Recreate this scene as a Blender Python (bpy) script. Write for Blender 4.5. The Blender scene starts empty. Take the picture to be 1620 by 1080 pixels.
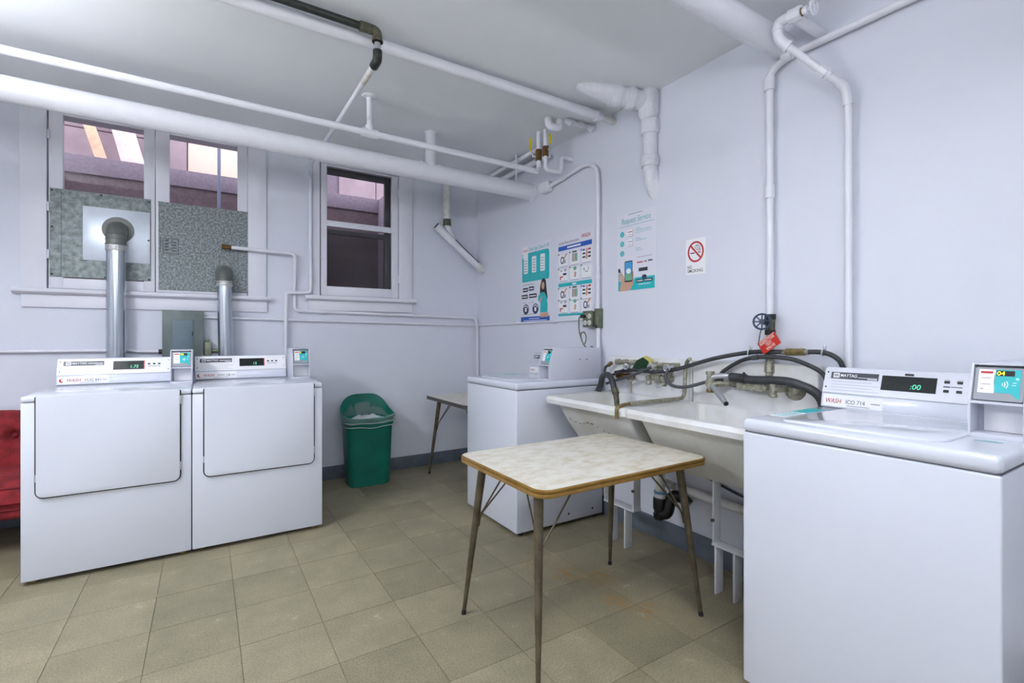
import bpy, bmesh, math, random
from mathutils import Vector, Matrix, noise
random.seed(7)
V = Vector
PI = math.pi
scene = bpy.context.scene
COL = scene.collection

# ---------------------------------------------------------------- camera
CAM_H = 1.205
cam_d = bpy.data.cameras.new('camera')
cam = bpy.data.objects.new('camera', cam_d)
COL.objects.link(cam)
cam.location = (0, 0, CAM_H)
cam.rotation_euler = (PI / 2, 0, -math.radians(32.22))
cam_d.sensor_fit = 'HORIZONTAL'
cam_d.sensor_width = 36
cam_d.lens = 768 / 1620 * 36
cam_d.shift_y = -8 / 1620
cam_d.clip_start = 0.02
scene.camera = cam

# ---------------------------------------------------------------- world, lights, exposure
world = bpy.data.worlds.new('sky_world')
scene.world = world
world.use_nodes = True
wb = world.node_tree.nodes['Background']
wb.inputs[0].default_value = (0.97, 0.95, 1.0, 1)
wb.inputs[1].default_value = 1.2
vs = scene.view_settings
vs.view_transform = 'Standard'
vs.look = 'None'
vs.gamma = 1
vs.use_curve_mapping = False
vs.exposure = 1.13
LAMP_COL = (0.92, 0.95, 1.0)
# (x, y, runs along x?, emission strength) of the bare-tube fluorescent battens hung under the ceiling; last two added as fill
LAMPS = [(0.75, 0.35, True, 25.0), (-1.2, 2.15, False, 66.0), (-1.0, -1.2, True, 44.0)]

# ---------------------------------------------------------------- materials
def lin(c):
    c = c / 255
    return c / 12.92 if c <= 0.04045 else ((c + 0.055) / 1.055) ** 2.4
def rgb(r, g, b): return (lin(r), lin(g), lin(b), 1)

def mat(name, col, rough=0.5, metal=0.0, var=0.0, vscale=4.0, col2=None, bump=0.0, bscale=40.0, emit=0.0,
        spec=0.5, coat=0.0, contrast=(0.35, 0.65), stretch=None):
    m = bpy.data.materials.new(name)
    m.use_nodes = True
    nt = m.node_tree
    b = nt.nodes['Principled BSDF']
    c = rgb(*col)
    b.inputs['Base Color'].default_value = c
    b.inputs['Roughness'].default_value = rough
    b.inputs['Metallic'].default_value = metal
    b.inputs['Specular IOR Level'].default_value = spec
    b.inputs['Coat Weight'].default_value = coat
    if emit:
        b.inputs['Emission Color'].default_value = c
        b.inputs['Emission Strength'].default_value = emit
    geo = None
    if col2 or var or bump:
        geo = nt.nodes.new('ShaderNodeNewGeometry')
        src = geo.outputs['Position']
        if stretch:
            mp = nt.nodes.new('ShaderNodeMapping')
            mp.inputs['Scale'].default_value = stretch
            nt.links.new(src, mp.inputs['Vector'])
            src = mp.outputs['Vector']
    if col2 or var:
        n = nt.nodes.new('ShaderNodeTexNoise')
        n.inputs['Scale'].default_value = vscale
        n.inputs['Detail'].default_value = 6
        n.inputs['Roughness'].default_value = 0.62
        nt.links.new(src, n.inputs['Vector'])
        r = nt.nodes.new('ShaderNodeValToRGB')
        r.color_ramp.elements[0].position = contrast[0]
        r.color_ramp.elements[1].position = contrast[1]
        d = rgb(*col2) if col2 else tuple(x * (1 - var) for x in c[:3]) + (1,)
        r.color_ramp.elements[0].color = d
        r.color_ramp.elements[1].color = c
        nt.links.new(n.outputs['Fac'], r.inputs['Fac'])
        nt.links.new(r.outputs['Color'], b.inputs['Base Color'])
    if bump:
        n2 = nt.nodes.new('ShaderNodeTexNoise')
        n2.inputs['Scale'].default_value = bscale
        n2.inputs['Detail'].default_value = 4
        nt.links.new(src, n2.inputs['Vector'])
        bp = nt.nodes.new('ShaderNodeBump')
        bp.inputs['Strength'].default_value = bump
        bp.inputs['Distance'].default_value = 0.01
        nt.links.new(n2.outputs['Fac'], bp.inputs['Height'])
        nt.links.new(bp.outputs['Normal'], b.inputs['Normal'])
    return m

def glass_mat(name, tint, refl):
    m = bpy.data.materials.new(name)
    m.use_nodes = True
    nt = m.node_tree
    nt.nodes.remove(nt.nodes['Principled BSDF'])
    out = nt.nodes['Material Output']
    t = nt.nodes.new('ShaderNodeBsdfTransparent')
    t.inputs['Color'].default_value = tint
    g = nt.nodes.new('ShaderNodeBsdfGlossy')
    g.inputs['Roughness'].default_value = 0.03
    f = nt.nodes.new('ShaderNodeFresnel')
    f.inputs['IOR'].default_value = refl
    mx = nt.nodes.new('ShaderNodeMixShader')
    nt.links.new(f.outputs[0], mx.inputs[0])
    nt.links.new(t.outputs[0], mx.inputs[1])
    nt.links.new(g.outputs[0], mx.inputs[2])
    nt.links.new(mx.outputs[0], out.inputs['Surface'])
    return m

def film_mat(name, col, alpha, rough):
    m = mat(name, col, rough)
    m.node_tree.nodes['Principled BSDF'].inputs['Alpha'].default_value = alpha
    return m

def tile_mat():
    m = mat('vinyl_tile', (158, 151, 130), 0.5, spec=0.35)
    nt = m.node_tree
    b = nt.nodes['Principled BSDF']
    geo = nt.nodes.new('ShaderNodeNewGeometry')
    oi = nt.nodes.new('ShaderNodeObjectInfo')
    def noise_n(scale, detail=5, rough=0.6):
        n = nt.nodes.new('ShaderNodeTexNoise')
        n.inputs['Scale'].default_value = scale
        n.inputs['Detail'].default_value = detail
        n.inputs['Roughness'].default_value = rough
        nt.links.new(geo.outputs['Position'], n.inputs['Vector'])
        return n.outputs['Fac']
    def ramp(f, stops):
        r = nt.nodes.new('ShaderNodeValToRGB')
        cr = r.color_ramp
        while len(cr.elements) < len(stops): cr.elements.new(0.5)
        for e, (p, c) in zip(cr.elements, stops):
            e.position = p; e.color = c
        nt.links.new(f, r.inputs['Fac'])
        return r.outputs['Color']
    def mix(kind, fac, a, bb):
        x = nt.nodes.new('ShaderNodeMix')
        x.data_type = 'RGBA'; x.blend_type = kind
        if isinstance(fac, float): x.inputs[0].default_value = fac
        else: nt.links.new(fac, x.inputs[0])
        for s, i in ((a, 6), (bb, 7)):
            if isinstance(s, tuple): x.inputs[i].default_value = s
            else: nt.links.new(s, x.inputs[i])
        return x.outputs[2]
    base = ramp(oi.outputs['Random'], [(0, rgb(135, 128, 107)), (0.5, rgb(143, 135, 113)), (1, rgb(150, 142, 120))])
    cloud = ramp(noise_n(4.5), [(0.3, (0.80, 0.82, 0.81, 1)), (0.7, (1.12, 1.10, 1.05, 1))])
    c = mix('MULTIPLY', 1.0, base, cloud)
    fleck = ramp(noise_n(150, 2), [(0.36, (0.78, 0.78, 0.76, 1)), (0.5, (1, 1, 1, 1)), (0.66, (1.16, 1.15, 1.12, 1))])
    c = mix('MULTIPLY', 1.0, c, fleck)
    scuff = ramp(noise_n(9, 7, 0.7), [(0.62, (0, 0, 0, 1)), (0.74, (1, 1, 1, 1))])
    c = mix('MIX', scuff, c, rgb(176, 172, 156))
    # rust marks left on the floor near the tubs: a few blobs broken up by noise
    mask = None
    for (x, y, r) in ((1.56, 1.92, 0.11), (1.66, 1.83, 0.12), (1.45, 2.1, 0.06), (1.58, 1.62, 0.09), (1.63, 1.5, 0.10), (1.3, 1.1, 0.05)):
        vm = nt.nodes.new('ShaderNodeVectorMath')
        vm.operation = 'DISTANCE'
        nt.links.new(geo.outputs['Position'], vm.inputs[0])
        vm.inputs[1].default_value = (x, y, 0)
        mr = nt.nodes.new('ShaderNodeMapRange')
        nt.links.new(vm.outputs['Value'], mr.inputs[0])
        mr.inputs[1].default_value = r; mr.inputs[2].default_value = r * 0.2
        mr.inputs[3].default_value = 0; mr.inputs[4].default_value = 1
        if mask is None: mask = mr.outputs[0]
        else:
            mm = nt.nodes.new('ShaderNodeMath'); mm.operation = 'MAXIMUM'
            nt.links.new(mask, mm.inputs[0]); nt.links.new(mr.outputs[0], mm.inputs[1])
            mask = mm.outputs[0]
    br = ramp(noise_n(28, 5, 0.7), [(0.46, (0, 0, 0, 1)), (0.6, (1, 1, 1, 1))])
    mm = nt.nodes.new('ShaderNodeMath'); mm.operation = 'MULTIPLY'
    nt.links.new(mask, mm.inputs[0]); nt.links.new(br, mm.inputs[1])
    c = mix('MIX', mm.outputs[0], c, rgb(158, 118, 52))
    nt.links.new(c, b.inputs['Base Color'])
    bp = nt.nodes.new('ShaderNodeBump')
    bp.inputs['Strength'].default_value = 0.12
    bp.inputs['Distance'].default_value = 0.004
    nt.links.new(noise_n(60, 3), bp.inputs['Height'])
    nt.links.new(bp.outputs['Normal'], b.inputs['Normal'])
    return m

MT = {
    'wall': mat('painted_wall', (221, 224, 235), 0.55, var=0.03, vscale=1.5, bump=0.10, bscale=26),
    'trim': mat('painted_trim', (228, 228, 237), 0.42, var=0.03, vscale=6, bump=0.05, bscale=50),
    'ceil': mat('painted_ceiling', (234, 237, 240), 0.5, var=0.05, vscale=1.2, bump=0.12, bscale=18),
    'pipe': mat('painted_pipe', (232, 232, 240), 0.38, var=0.04, vscale=9, bump=0.10, bscale=70),
    'pipe_dirty': mat('aged_painted_pipe', (224, 223, 222), 0.45, col2=(196, 190, 172), vscale=14, bump=0.3, bscale=45, contrast=(0.3, 0.5)),
    'plaster': mat('lumpy_plaster', (228, 228, 236), 0.55, var=0.05, vscale=20, bump=0.8, bscale=40),
    'base': mat('grey_baseboard_paint', (106, 114, 127), 0.5, col2=(90, 98, 110), vscale=9),
    'joint': mat('tile_joint', (112, 103, 84), 0.8),
    'tile': tile_mat(),
    'enamel': mat('white_enamel', (216, 220, 232), 0.22, coat=0.3),
    'enamel_top': mat('white_enamel_top', (214, 219, 231), 0.16, coat=0.5),
    'panel_white': mat('console_white', (243, 243, 246), 0.35),
    'panel_silver': mat('console_silver', (214, 216, 226), 0.30, metal=0.25),
    'housing': mat('housing_grey_white', (206, 208, 220), 0.4),
    'seam': mat('seam_grey', (96, 98, 108), 0.6),
    'dark': mat('dark_gap', (34, 34, 38), 0.7),
    'black': mat('black_plastic', (20, 21, 23), 0.4),
    'blackglass': mat('display_glass', (26, 30, 32), 0.12),
    'plate': mat('name_plate', (62, 66, 76), 0.4),
    'greydim': mat('grey_print', (150, 152, 166), 0.6),
    'white': mat('white_print', (240, 240, 244), 0.5),
    'red': mat('red_print', (188, 40, 52), 0.5),
    'darkprint': mat('dark_print', (46, 48, 60), 0.6),
    'teal': mat('teal_print', (34, 182, 188), 0.45),
    'tealdim': mat('teal_text_print', (90, 176, 184), 0.5),
    'blue': mat('blue_print', (34, 88, 180), 0.45),
    'paper': mat('poster_paper', (226, 227, 238), 0.35, coat=0.2),
    'skin': mat('print_skin', (206, 158, 134), 0.5),
    'hair': mat('print_hair', (32, 24, 26), 0.5),
    'navy': mat('print_navy', (44, 50, 88), 0.5),
    'orange': mat('print_orange', (206, 158, 136), 0.5),
    'green_p': mat('print_green', (110, 176, 142), 0.5),
    'sky_p': mat('print_sky', (60, 160, 220), 0.5),
    'greyp': mat('print_grey', (170, 172, 178), 0.5),
    'yellow_led': mat('yellow_led', (236, 240, 40), 0.4, emit=1.0),
    'green_led': mat('green_led', (70, 190, 150), 0.4, emit=0.6),
    'blue_led': mat('blue_led', (120, 200, 250), 0.4, emit=1.0),
    'bezel': mat('reader_bezel', (148, 152, 160), 0.45),
    'galv': mat('galvanised_sheet', (146, 153, 154), 0.5, metal=0.3, col2=(94, 104, 104), vscale=30, bump=0.05),
    'galv2': mat('speckled_sheet', (160, 166, 168), 0.55, metal=0.2, col2=(96, 105, 106), vscale=75, contrast=(0.42, 0.64)),
    'alu': mat('aluminium_patch', (214, 222, 232), 0.34, metal=0.35, var=0.10, vscale=8),
    'duct': mat('duct_steel', (196, 202, 208), 0.22, metal=0.95, var=0.12, vscale=5, stretch=(8, 8, 1)),
    'duct_dull': mat('duct_dull_steel', (118, 122, 118), 0.5, metal=0.3, var=0.15, vscale=12),
    'foil': mat('foil_tape', (206, 206, 206), 0.3, metal=0.85, bump=0.9, bscale=70),
    'panelgrey': mat('electric_panel_paint', (104, 116, 116), 0.5, col2=(88, 98, 96), vscale=7),
    'panelblue': mat('electric_door_paint', (100, 118, 128), 0.5, col2=(88, 104, 112), vscale=7),
    'copper': mat('tarnished_copper', (128, 92, 48), 0.45, metal=0.6, col2=(84, 62, 36), vscale=40),
    'brass': mat('dull_brass', (150, 132, 84), 0.38, metal=0.7, col2=(104, 92, 62), vscale=50),
    'iron': mat('dark_iron', (62, 64, 62), 0.5, metal=0.4, col2=(40, 42, 40), vscale=30),
    'iron_green': mat('weathered_fitting', (104, 102, 80), 0.55, metal=0.2, col2=(62, 62, 52), vscale=45),
    'steel': mat('worn_steel', (186, 188, 192), 0.3, metal=0.6),
    'oldtap': mat('scaled_brass', (180, 179, 164), 0.42, metal=0.45, col2=(128, 124, 104), vscale=60, bump=0.3, bscale=120),
    'rubber': mat('black_rubber', (44, 46, 50), 0.5, col2=(58, 60, 64), vscale=30),
    'rubber_grey': mat('grey_rubber', (70, 74, 78), 0.5),
    'porcelain': mat('old_porcelain', (228, 229, 234), 0.28, col2=(212, 210, 204), vscale=5, coat=0.2),
    'porcelain_out': mat('old_porcelain_outside', (216, 216, 214), 0.42, col2=(202, 200, 190), vscale=6),
    'castiron_white': mat('painted_iron', (218, 219, 224), 0.5, var=0.06, vscale=25, bump=0.3, bscale=60),
    'stain': mat('rust_stain', (214, 176, 110), 0.6, col2=(206, 190, 160), vscale=60),
    'abs': mat('black_abs', (18, 18, 20), 0.3),
    'laminate': mat('marbled_laminate', (222, 218, 208), 0.32, col2=(200, 189, 164), vscale=13, contrast=(0.36, 0.56), stretch=(1, 1.6, 1)),
    'edge': mat('brass_edge_band', (150, 116, 52), 0.4, metal=0.35, col2=(128, 94, 36), vscale=14),
    'edge_dark': mat('dark_edge_band', (84, 78, 72), 0.45, metal=0.3),
    'leg': mat('bronze_leg', (108, 98, 80), 0.38, metal=0.45, col2=(84, 75, 60), vscale=18),
    'rubber_foot': mat('rubber_tip', (34, 32, 30), 0.7),
    'bin': mat('green_plastic', (12, 116, 100), 0.42, col2=(9, 100, 86), vscale=6, bump=0.05, bscale=90),
    'bag': film_mat('bin_liner', (196, 214, 210), 0.20, 0.2),
    'bagfold': film_mat('liner_fold', (206, 222, 218), 0.5, 0.25),
    'bagwhite': mat('crumpled_liner', (206, 212, 216), 0.3, bump=0.8, bscale=60),
    'velvet': mat('red_velvet', (146, 34, 38), 0.85, col2=(108, 20, 28), vscale=18, bump=0.2, bscale=160),
    'velvet_dark': mat('red_velvet_piping', (112, 20, 30), 0.85),
    'wood_dark': mat('dark_wood', (52, 34, 26), 0.5),
    'outwall': mat('lightwell_block', (176, 160, 170), 0.8, col2=(160, 144, 156), vscale=5),
    'outcap': mat('lightwell_concrete', (142, 132, 148), 0.85, col2=(124, 114, 130), vscale=40),
    'outbrown_shade': mat('lightwell_brown_shade', (108, 92, 100), 0.85, col2=(84, 70, 80), vscale=50),
    'outcream_sunlit': mat('lightwell_cream_sunlit', (246, 226, 212), 0.8),
    'outfloor': mat('lightwell_ground', (96, 84, 84), 0.9),
    'board': mat('weathered_board', (226, 192, 166), 0.7, col2=(208, 164, 140), vscale=12),
    'board2': mat('pale_board', (244, 220, 218), 0.7, col2=(222, 186, 190), vscale=9),
    'stormframe': mat('storm_frame', (72, 74, 76), 0.5),
    'bluepipe': mat('conduit_blue', (118, 130, 156), 0.5),
    'valve_blue': mat('blue_handwheel', (36, 58, 84), 0.4),
    'tag': mat('red_tag', (196, 44, 26), 0.4),
    'tagtext': mat('tag_lettering', (240, 236, 226), 0.5),
    'sponge_y': mat('yellow_sponge', (208, 196, 120), 0.9, bump=0.8, bscale=120),
    'sponge_g': mat('green_scourer', (30, 66, 40), 0.95, bump=0.8, bscale=160),
    'yellow': mat('yellow_lever', (216, 194, 26), 0.4),
    'outlet': mat('outlet_steel', (132, 136, 118), 0.45, metal=0.5, col2=(108, 112, 96), vscale=40),
    'ivory': mat('ivory_socket', (220, 220, 208), 0.4),
    'glass': glass_mat('window_glass', (0.96, 0.95, 0.97, 1), 1.35),
    'screen': film_mat('insect_screen', (52, 50, 46), 0.42, 0.9),
    'lampwhite': mat('fixture_white', (236, 236, 236), 0.5),
    'diffuser': mat('fixture_diffuser', (245, 246, 255), 0.5, emit=3.0),
    'blue_band': mat('blue_pipe_clamp', (96, 150, 190), 0.4),
}

# ---------------------------------------------------------------- mesh helpers
ORG = {}
def ob(name, bm, m, parent=None, smooth=35, keep=False):
    """link the bmesh as ONE object; top-level origins sit at the base of the thing"""
    bmesh.ops.recalc_face_normals(bm, faces=bm.faces)
    me = bpy.data.meshes.new(name)
    if parent is None and not keep:
        lo = V((min(v.co[i] for v in bm.verts) for i in range(3)))
        hi = V((max(v.co[i] for v in bm.verts) for i in range(3)))
        org = V(((lo.x + hi.x) / 2, (lo.y + hi.y) / 2, lo.z))
    elif parent is None: org = V((0, 0, 0))
    else: org = ORG[parent]
    bmesh.ops.translate(bm, verts=bm.verts, vec=-org)
    bm.to_mesh(me); bm.free()
    me.materials.append(MT[m] if isinstance(m, str) else m)
    if smooth:
        me.polygons.foreach_set('use_smooth', [True] * len(me.polygons))
        me.set_sharp_from_angle(angle=math.radians(smooth))
    o = bpy.data.objects.new(name, me)
    COL.objects.link(o)
    if parent is None: o.location = org
    else: o.parent = parent
    ORG[o] = org
    return o
def tag(o, label, cat, group=None):
    o['label'] = label; o['category'] = cat
    if group: o['group'] = group
    return o
def struct(o, label=None):
    o['kind'] = 'structure'
    if label: o['label'] = label
    return o
def empty(name, loc, rz=0, local=False):
    o = bpy.data.objects.new(name, None)
    o.empty_display_size = 0.1
    COL.objects.link(o)
    o.location = loc; o.rotation_euler = (0, 0, rz)
    ORG[o] = V((0, 0, 0)) if local else V(loc)
    return o
def B(): return bmesh.new()
def box(bm, x0, x1, y0, y1, z0, z1, bev=0.0, seg=2, M=None):
    t = bmesh.new()
    vs_ = [t.verts.new((x, y, z)) for z in (z0, z1) for y in (y0, y1) for x in (x0, x1)]
    for f in ((0, 2, 3, 1), (4, 5, 7, 6), (0, 1, 5, 4), (2, 6, 7, 3), (0, 4, 6, 2), (1, 3, 7, 5)):
        t.faces.new([vs_[i] for i in f])
    if bev: bmesh.ops.bevel(t, geom=t.edges[:], offset=bev, segments=seg, profile=0.5, affect='EDGES')
    merge(bm, t, M)
    return bm
def merge(bm, t, M=None):
    if M is not None: bmesh.ops.transform(t, matrix=M, verts=t.verts)
    mp = {v: bm.verts.new(v.co) for v in t.verts}
    for f in t.faces:
        try: bm.faces.new([mp[v] for v in f.verts])
        except ValueError: pass
    t.free()
def frame_of(d):
    d = d.normalized()
    a = V((0, 0, 1)) if abs(d.z) < 0.9 else V((1, 0, 0))
    x = d.cross(a).normalized()
    return x, d.cross(x).normalized()
def rings(bm, rs, close=True, cap=True):
    vr = [[bm.verts.new(p) for p in r] for r in rs]
    n = len(vr[0])
    for a, b in zip(vr, vr[1:]):
        for i in range(n if close else n - 1):
            j = (i + 1) % n
            bm.faces.new((a[i], a[j], b[j], b[i]))
    if cap and close:
        bm.faces.new(vr[0][::-1]); bm.faces.new(vr[-1])
    return vr
def cyl(bm, p0, p1, r0, r1=None, n=18, cap=True):
    p0, p1 = V(p0), V(p1)
    r1 = r0 if r1 is None else r1
    x, y = frame_of(p1 - p0)
    cs = [(math.cos(2 * PI * i / n), math.sin(2 * PI * i / n)) for i in range(n)]
    rings(bm, [[p0 + (x * c + y * s) * r0 for c, s in cs], [p1 + (x * c + y * s) * r1 for c, s in cs]], cap=cap)
    return bm
def fillet(pts, rad, seg=6):
    pts = [V(p) for p in pts]
    if rad <= 0: return pts
    out = [pts[0]]
    for a, b, c in zip(pts, pts[1:], pts[2:]):
        u, w = (a - b), (c - b)
        k = min(rad, u.length * 0.49, w.length * 0.49)
        p, q = b + u.normalized() * k, b + w.normalized() * k
        for i in range(seg + 1):
            t = i / seg
            out.append(p * (1 - t) ** 2 + b * 2 * t * (1 - t) + q * t * t)
    out.append(pts[-1])
    return out
def spline(pts, seg=8):
    pts = [V(p) for p in pts]
    P_ = [pts[0] * 2 - pts[1]] + pts + [pts[-1] * 2 - pts[-2]]
    out = []
    for i in range(1, len(P_) - 2):
        p0, p1, p2, p3 = P_[i - 1:i + 3]
        for k in range(seg):
            t = k / seg
            out.append(0.5 * (2 * p1 + (p2 - p0) * t + (2 * p0 - 5 * p1 + 4 * p2 - p3) * t * t + (3 * p1 - p0 - 3 * p2 + p3) * t ** 3))
    out.append(pts[-1])
    return out
def tube(bm, pts, r, n=14, cap=True):
    """r: number or a list with a radius for each point"""
    pts = [V(p) for p in pts]
    q = [pts[0]]
    rr = [r[0]] if isinstance(r, list) else None
    for i, p in enumerate(pts[1:], 1):
        if (p - q[-1]).length > 1e-5:
            q.append(p)
            if rr is not None: rr.append(r[i])
    pts = q
    x, y = frame_of(pts[1] - pts[0])
    rs = []
    for i, p in enumerate(pts):
        d = ((pts[min(i + 1, len(pts) - 1)] - p).normalized() + (p - pts[max(i - 1, 0)]).normalized())
        if d.length < 1e-6: d = pts[min(i + 1, len(pts) - 1)] - p
        d.normalize()
        x = (x - d * x.dot(d)).normalized()
        y = d.cross(x)
        k = rr[i] if rr is not None else r
        rs.append([p + (x * math.cos(2 * PI * j / n) + y * math.sin(2 * PI * j / n)) * k for j in range(n)])
    rings(bm, rs, cap=cap)
    return bm
def prism(bm, poly, d0, d1, axis='x', bev=0.0, M=None):
    """poly of 2D points extruded along axis; 'x': (y,z)  'y': (x,z)  'z': (x,y)"""
    f = {'x': lambda a, p: (a, p[0], p[1]), 'y': lambda a, p: (p[0], a, p[1]), 'z': lambda a, p: (p[0], p[1], a)}[axis]
    t = bmesh.new()
    rings(t, [[f(d0, p) for p in poly], [f(d1, p) for p in poly]])
    bmesh.ops.recalc_face_normals(t, faces=t.faces)
    if bev: bmesh.ops.bevel(t, geom=t.edges[:], offset=bev, segments=2, profile=0.5, affect='EDGES')
    merge(bm, t, M)
    return bm
def rrect(x0, x1, y0, y1, r, seg=5):
    r4 = r if isinstance(r, (tuple, list)) else (r,) * 4       # bl, br, tr, tl
    out = []
    for (cx, cy, a0, k) in ((x0, y0, PI, r4[0]), (x1, y0, 1.5 * PI, r4[1]), (x1, y1, 0, r4[2]), (x0, y1, 0.5 * PI, r4[3])):
        sx = 1 if cx == x0 else -1
        sy = 1 if cy == y0 else -1
        if k <= 0:
            out.append((cx, cy)); continue
        for i in range(seg + 1):
            a = a0 + i / seg * PI / 2
            out.append((cx + sx * k + math.cos(a) * k, cy + sy * k + math.sin(a) * k))
    return out
def lathe(bm, prof, o=(0, 0, 0), axis=(0, 0, 1), n=24):
    """prof: list of (radius, height) along axis"""
    o, ax = V(o), V(axis).normalized()
    x, y = frame_of(ax)
    rings(bm, [[o + ax * h + (x * math.cos(2 * PI * i / n) + y * math.sin(2 * PI * i / n)) * max(r, 1e-4) for i in range(n)] for r, h in prof])
    return bm
def torus(bm, c, axis, R, r, n=28, k=10):
    c = V(c); x, y = frame_of(V(axis)); ax = V(axis).normalized()
    vr = []
    for i in range(n):
        a = 2 * PI * i / n
        d = x * math.cos(a) + y * math.sin(a)
        vr.append([bm.verts.new(c + d * (R + r * math.cos(2 * PI * j / k)) + ax * r * math.sin(2 * PI * j / k)) for j in range(k)])
    for i in range(n):
        for j in range(k):
            bm.faces.new((vr[i][j], vr[(i + 1) % n][j], vr[(i + 1) % n][(j + 1) % k], vr[i][(j + 1) % k]))
    return bm
def plane_M(o, x, y):
    x, y = V(x).normalized(), V(y).normalized()
    n = x.cross(y)
    return Matrix(((x.x, y.x, n.x, o[0]), (x.y, y.y, n.y, o[1]), (x.z, y.z, n.z, o[2]), (0, 0, 0, 1)))
def flat(name, parent, m, M, poly, h=0.0006, z=0.0):
    """thin printed or applied shape in the plane M, poly in plane coordinates"""
    bm = B()
    prism(bm, poly, z, z + h, 'z', M=M)
    return ob(name, bm, m, parent, smooth=0)
def rect(x0, x1, y0, y1): return [(x0, y0), (x1, y0), (x1, y1), (x0, y1)]
def disc(cx, cy, rx, ry=None, n=20):
    ry = rx if ry is None else ry
    return [(cx + rx * math.cos(2 * PI * i / n), cy + ry * math.sin(2 * PI * i / n)) for i in range(n)]
def lines(name, parent, m, M, rows, h=0.0006, z=0.0):
    """several thin print strokes that belong together, one mesh"""
    bm = B()
    for p in rows: prism(bm, p, z, z + h, 'z', M=M)
    o = ob(name, bm, m, parent, smooth=0)
    if len(rows) > 1: o['kind'] = 'stuff'
    return o
def text(name, parent, m, M, s, x, y, size, shear=0.0, bold=0.0, width=None, z=0.0008, rot=0.0):
    if not s: return None
    cu = bpy.data.curves.new('lettering', 'FONT')
    cu.body = s; cu.size = size; cu.shear = shear; cu.offset = bold * size
    cu.resolution_u = 3
    t = bpy.data.objects.new('lettering', cu)
    me = bpy.data.meshes.new_from_object(t)
    bpy.data.objects.remove(t); bpy.data.curves.remove(cu)
    bm = B(); bm.from_mesh(me); bpy.data.meshes.remove(me)
    if width and len(bm.verts):
        w = max(v.co.x for v in bm.verts)
        bmesh.ops.scale(bm, vec=(width / w, 1, 1), verts=bm.verts)
    L = Matrix.Translation((x, y, z)) @ Matrix.Rotation(rot, 4, 'Z')
    bmesh.ops.transform(bm, matrix=M @ L, verts=bm.verts)
    org = ORG[parent]
    bmesh.ops.translate(bm, verts=bm.verts, vec=-org)
    me = bpy.data.meshes.new(name); bm.to_mesh(me); bm.free()
    me.materials.append(MT[m])
    o = bpy.data.objects.new(name, me); COL.objects.link(o); o.parent = parent; ORG[o] = org
    return o
def copy_tree(o, parent=None):
    c = o.copy(); COL.objects.link(c); c.parent = parent
    ORG[c] = ORG[o]
    for ch in [k for k in bpy.data.objects if k.parent == o]: copy_tree(ch, c)
    return c

# ================================================================= ROOM SHELL
BW, RW, CZ = 4.28, 2.29, 2.678          # back wall y, right wall x, ceiling z
LW, FW = -2.9, -2.9                     # left wall x, front wall y
# floor slab with single vinyl tiles
fl = struct(ob('floor', box(B(), LW, RW, FW, BW, -0.08, -0.004), 'joint', keep=True), 'grey beige vinyl tile floor')
T, G = 0.305, 0.0022
tile_mesh = None
xs = [0.112 + T * k for k in range(-8, 8)]
ys = [2.16 + T * k for k in range(-7, 8)]
for i in range(len(xs)):
    for j in range(len(ys)):
        x0, x1 = xs[i], min(xs[i] + T, RW)
        y0, y1 = ys[j], min(ys[j] + T, BW)
        if x1 - x0 < 0.02 or y1 - y0 < 0.02: continue
        full = x1 - x0 > T - 1e-4 and y1 - y0 > T - 1e-4
        if full and tile_mesh:
            o = bpy.data.objects.new('tile', tile_mesh); COL.objects.link(o); o.parent = fl
        else:
            w, h = x1 - x0 - G, y1 - y0 - G
            bm = box(B(), -w / 2, w / 2, -h / 2, h / 2, -0.006, 0.0)
            o = ob('tile', bm, 'tile', fl, smooth=0)
            if full: tile_mesh = o.data
        o.location = ((x0 + x1) / 2, (y0 + y1) / 2, random.uniform(-0.0006, 0))
# the rest of the floor behind the camera, same vinyl
ob('floor_vinyl', box(box(B(), LW, xs[0], FW, BW, -0.006, -0.0005), xs[0], RW, FW, ys[0], -0.006, -0.0005), 'tile', fl, smooth=0)
struct(ob('ceiling', box(B(), LW, RW, FW, BW, CZ, CZ + 0.12), 'ceil', keep=True), 'pale grey painted ceiling')
struct(ob('wall_right', box(B(), RW, RW + 0.15, FW, BW + 0.15, 0, CZ + 0.12), 'wall', keep=True), 'white painted plaster wall behind the tubs')
struct(ob('wall_left', box(B(), LW - 0.15, LW, FW, BW + 0.15, 0, CZ + 0.12), 'wall', keep=True), 'white painted side wall')
struct(ob('wall_front', box(B(), LW - 0.15, RW + 0.15, FW - 0.15, FW, 0, CZ + 0.12), 'wall', keep=True), 'white painted wall behind the viewer')
# back wall with two window openings
W1 = (-0.873, 0.274, 1.515, 2.674)
W2 = (0.80, 1.478, 1.545, 2.655)
bm = B()
Y0, Y1 = BW, BW + 0.15
box(bm, LW, W1[0], Y0, Y1, 0, CZ + 0.12)
box(bm, W1[0], W1[1], Y0, Y1, 0, W1[2]); box(bm, W1[0], W1[1], Y0, Y1, W1[3], CZ + 0.12)
box(bm, W1[1], W2[0], Y0, Y1, 0, CZ + 0.12)
box(bm, W2[0], W2[1], Y0, Y1, 0, W2[2]); box(bm, W2[0], W2[1], Y0, Y1, W2[3], CZ + 0.12)
box(bm, W2[1], RW, Y0, Y1, 0, CZ + 0.12)
struct(ob('wall_back', bm, 'wall', keep=True, smooth=0), 'white painted wall with two windows')
bm = box(B(), LW, RW - 0.014, BW - 0.014, BW, 0.0, 0.112, 0.003)
struct(ob('baseboard_back', bm, 'base'), 'grey painted baseboard under the windows')
bm = box(B(), RW - 0.014, RW, FW, BW, 0.0, 0.122, 0.003)
struct(ob('baseboard_right', bm, 'base'), 'grey painted baseboard under the tubs')

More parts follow.
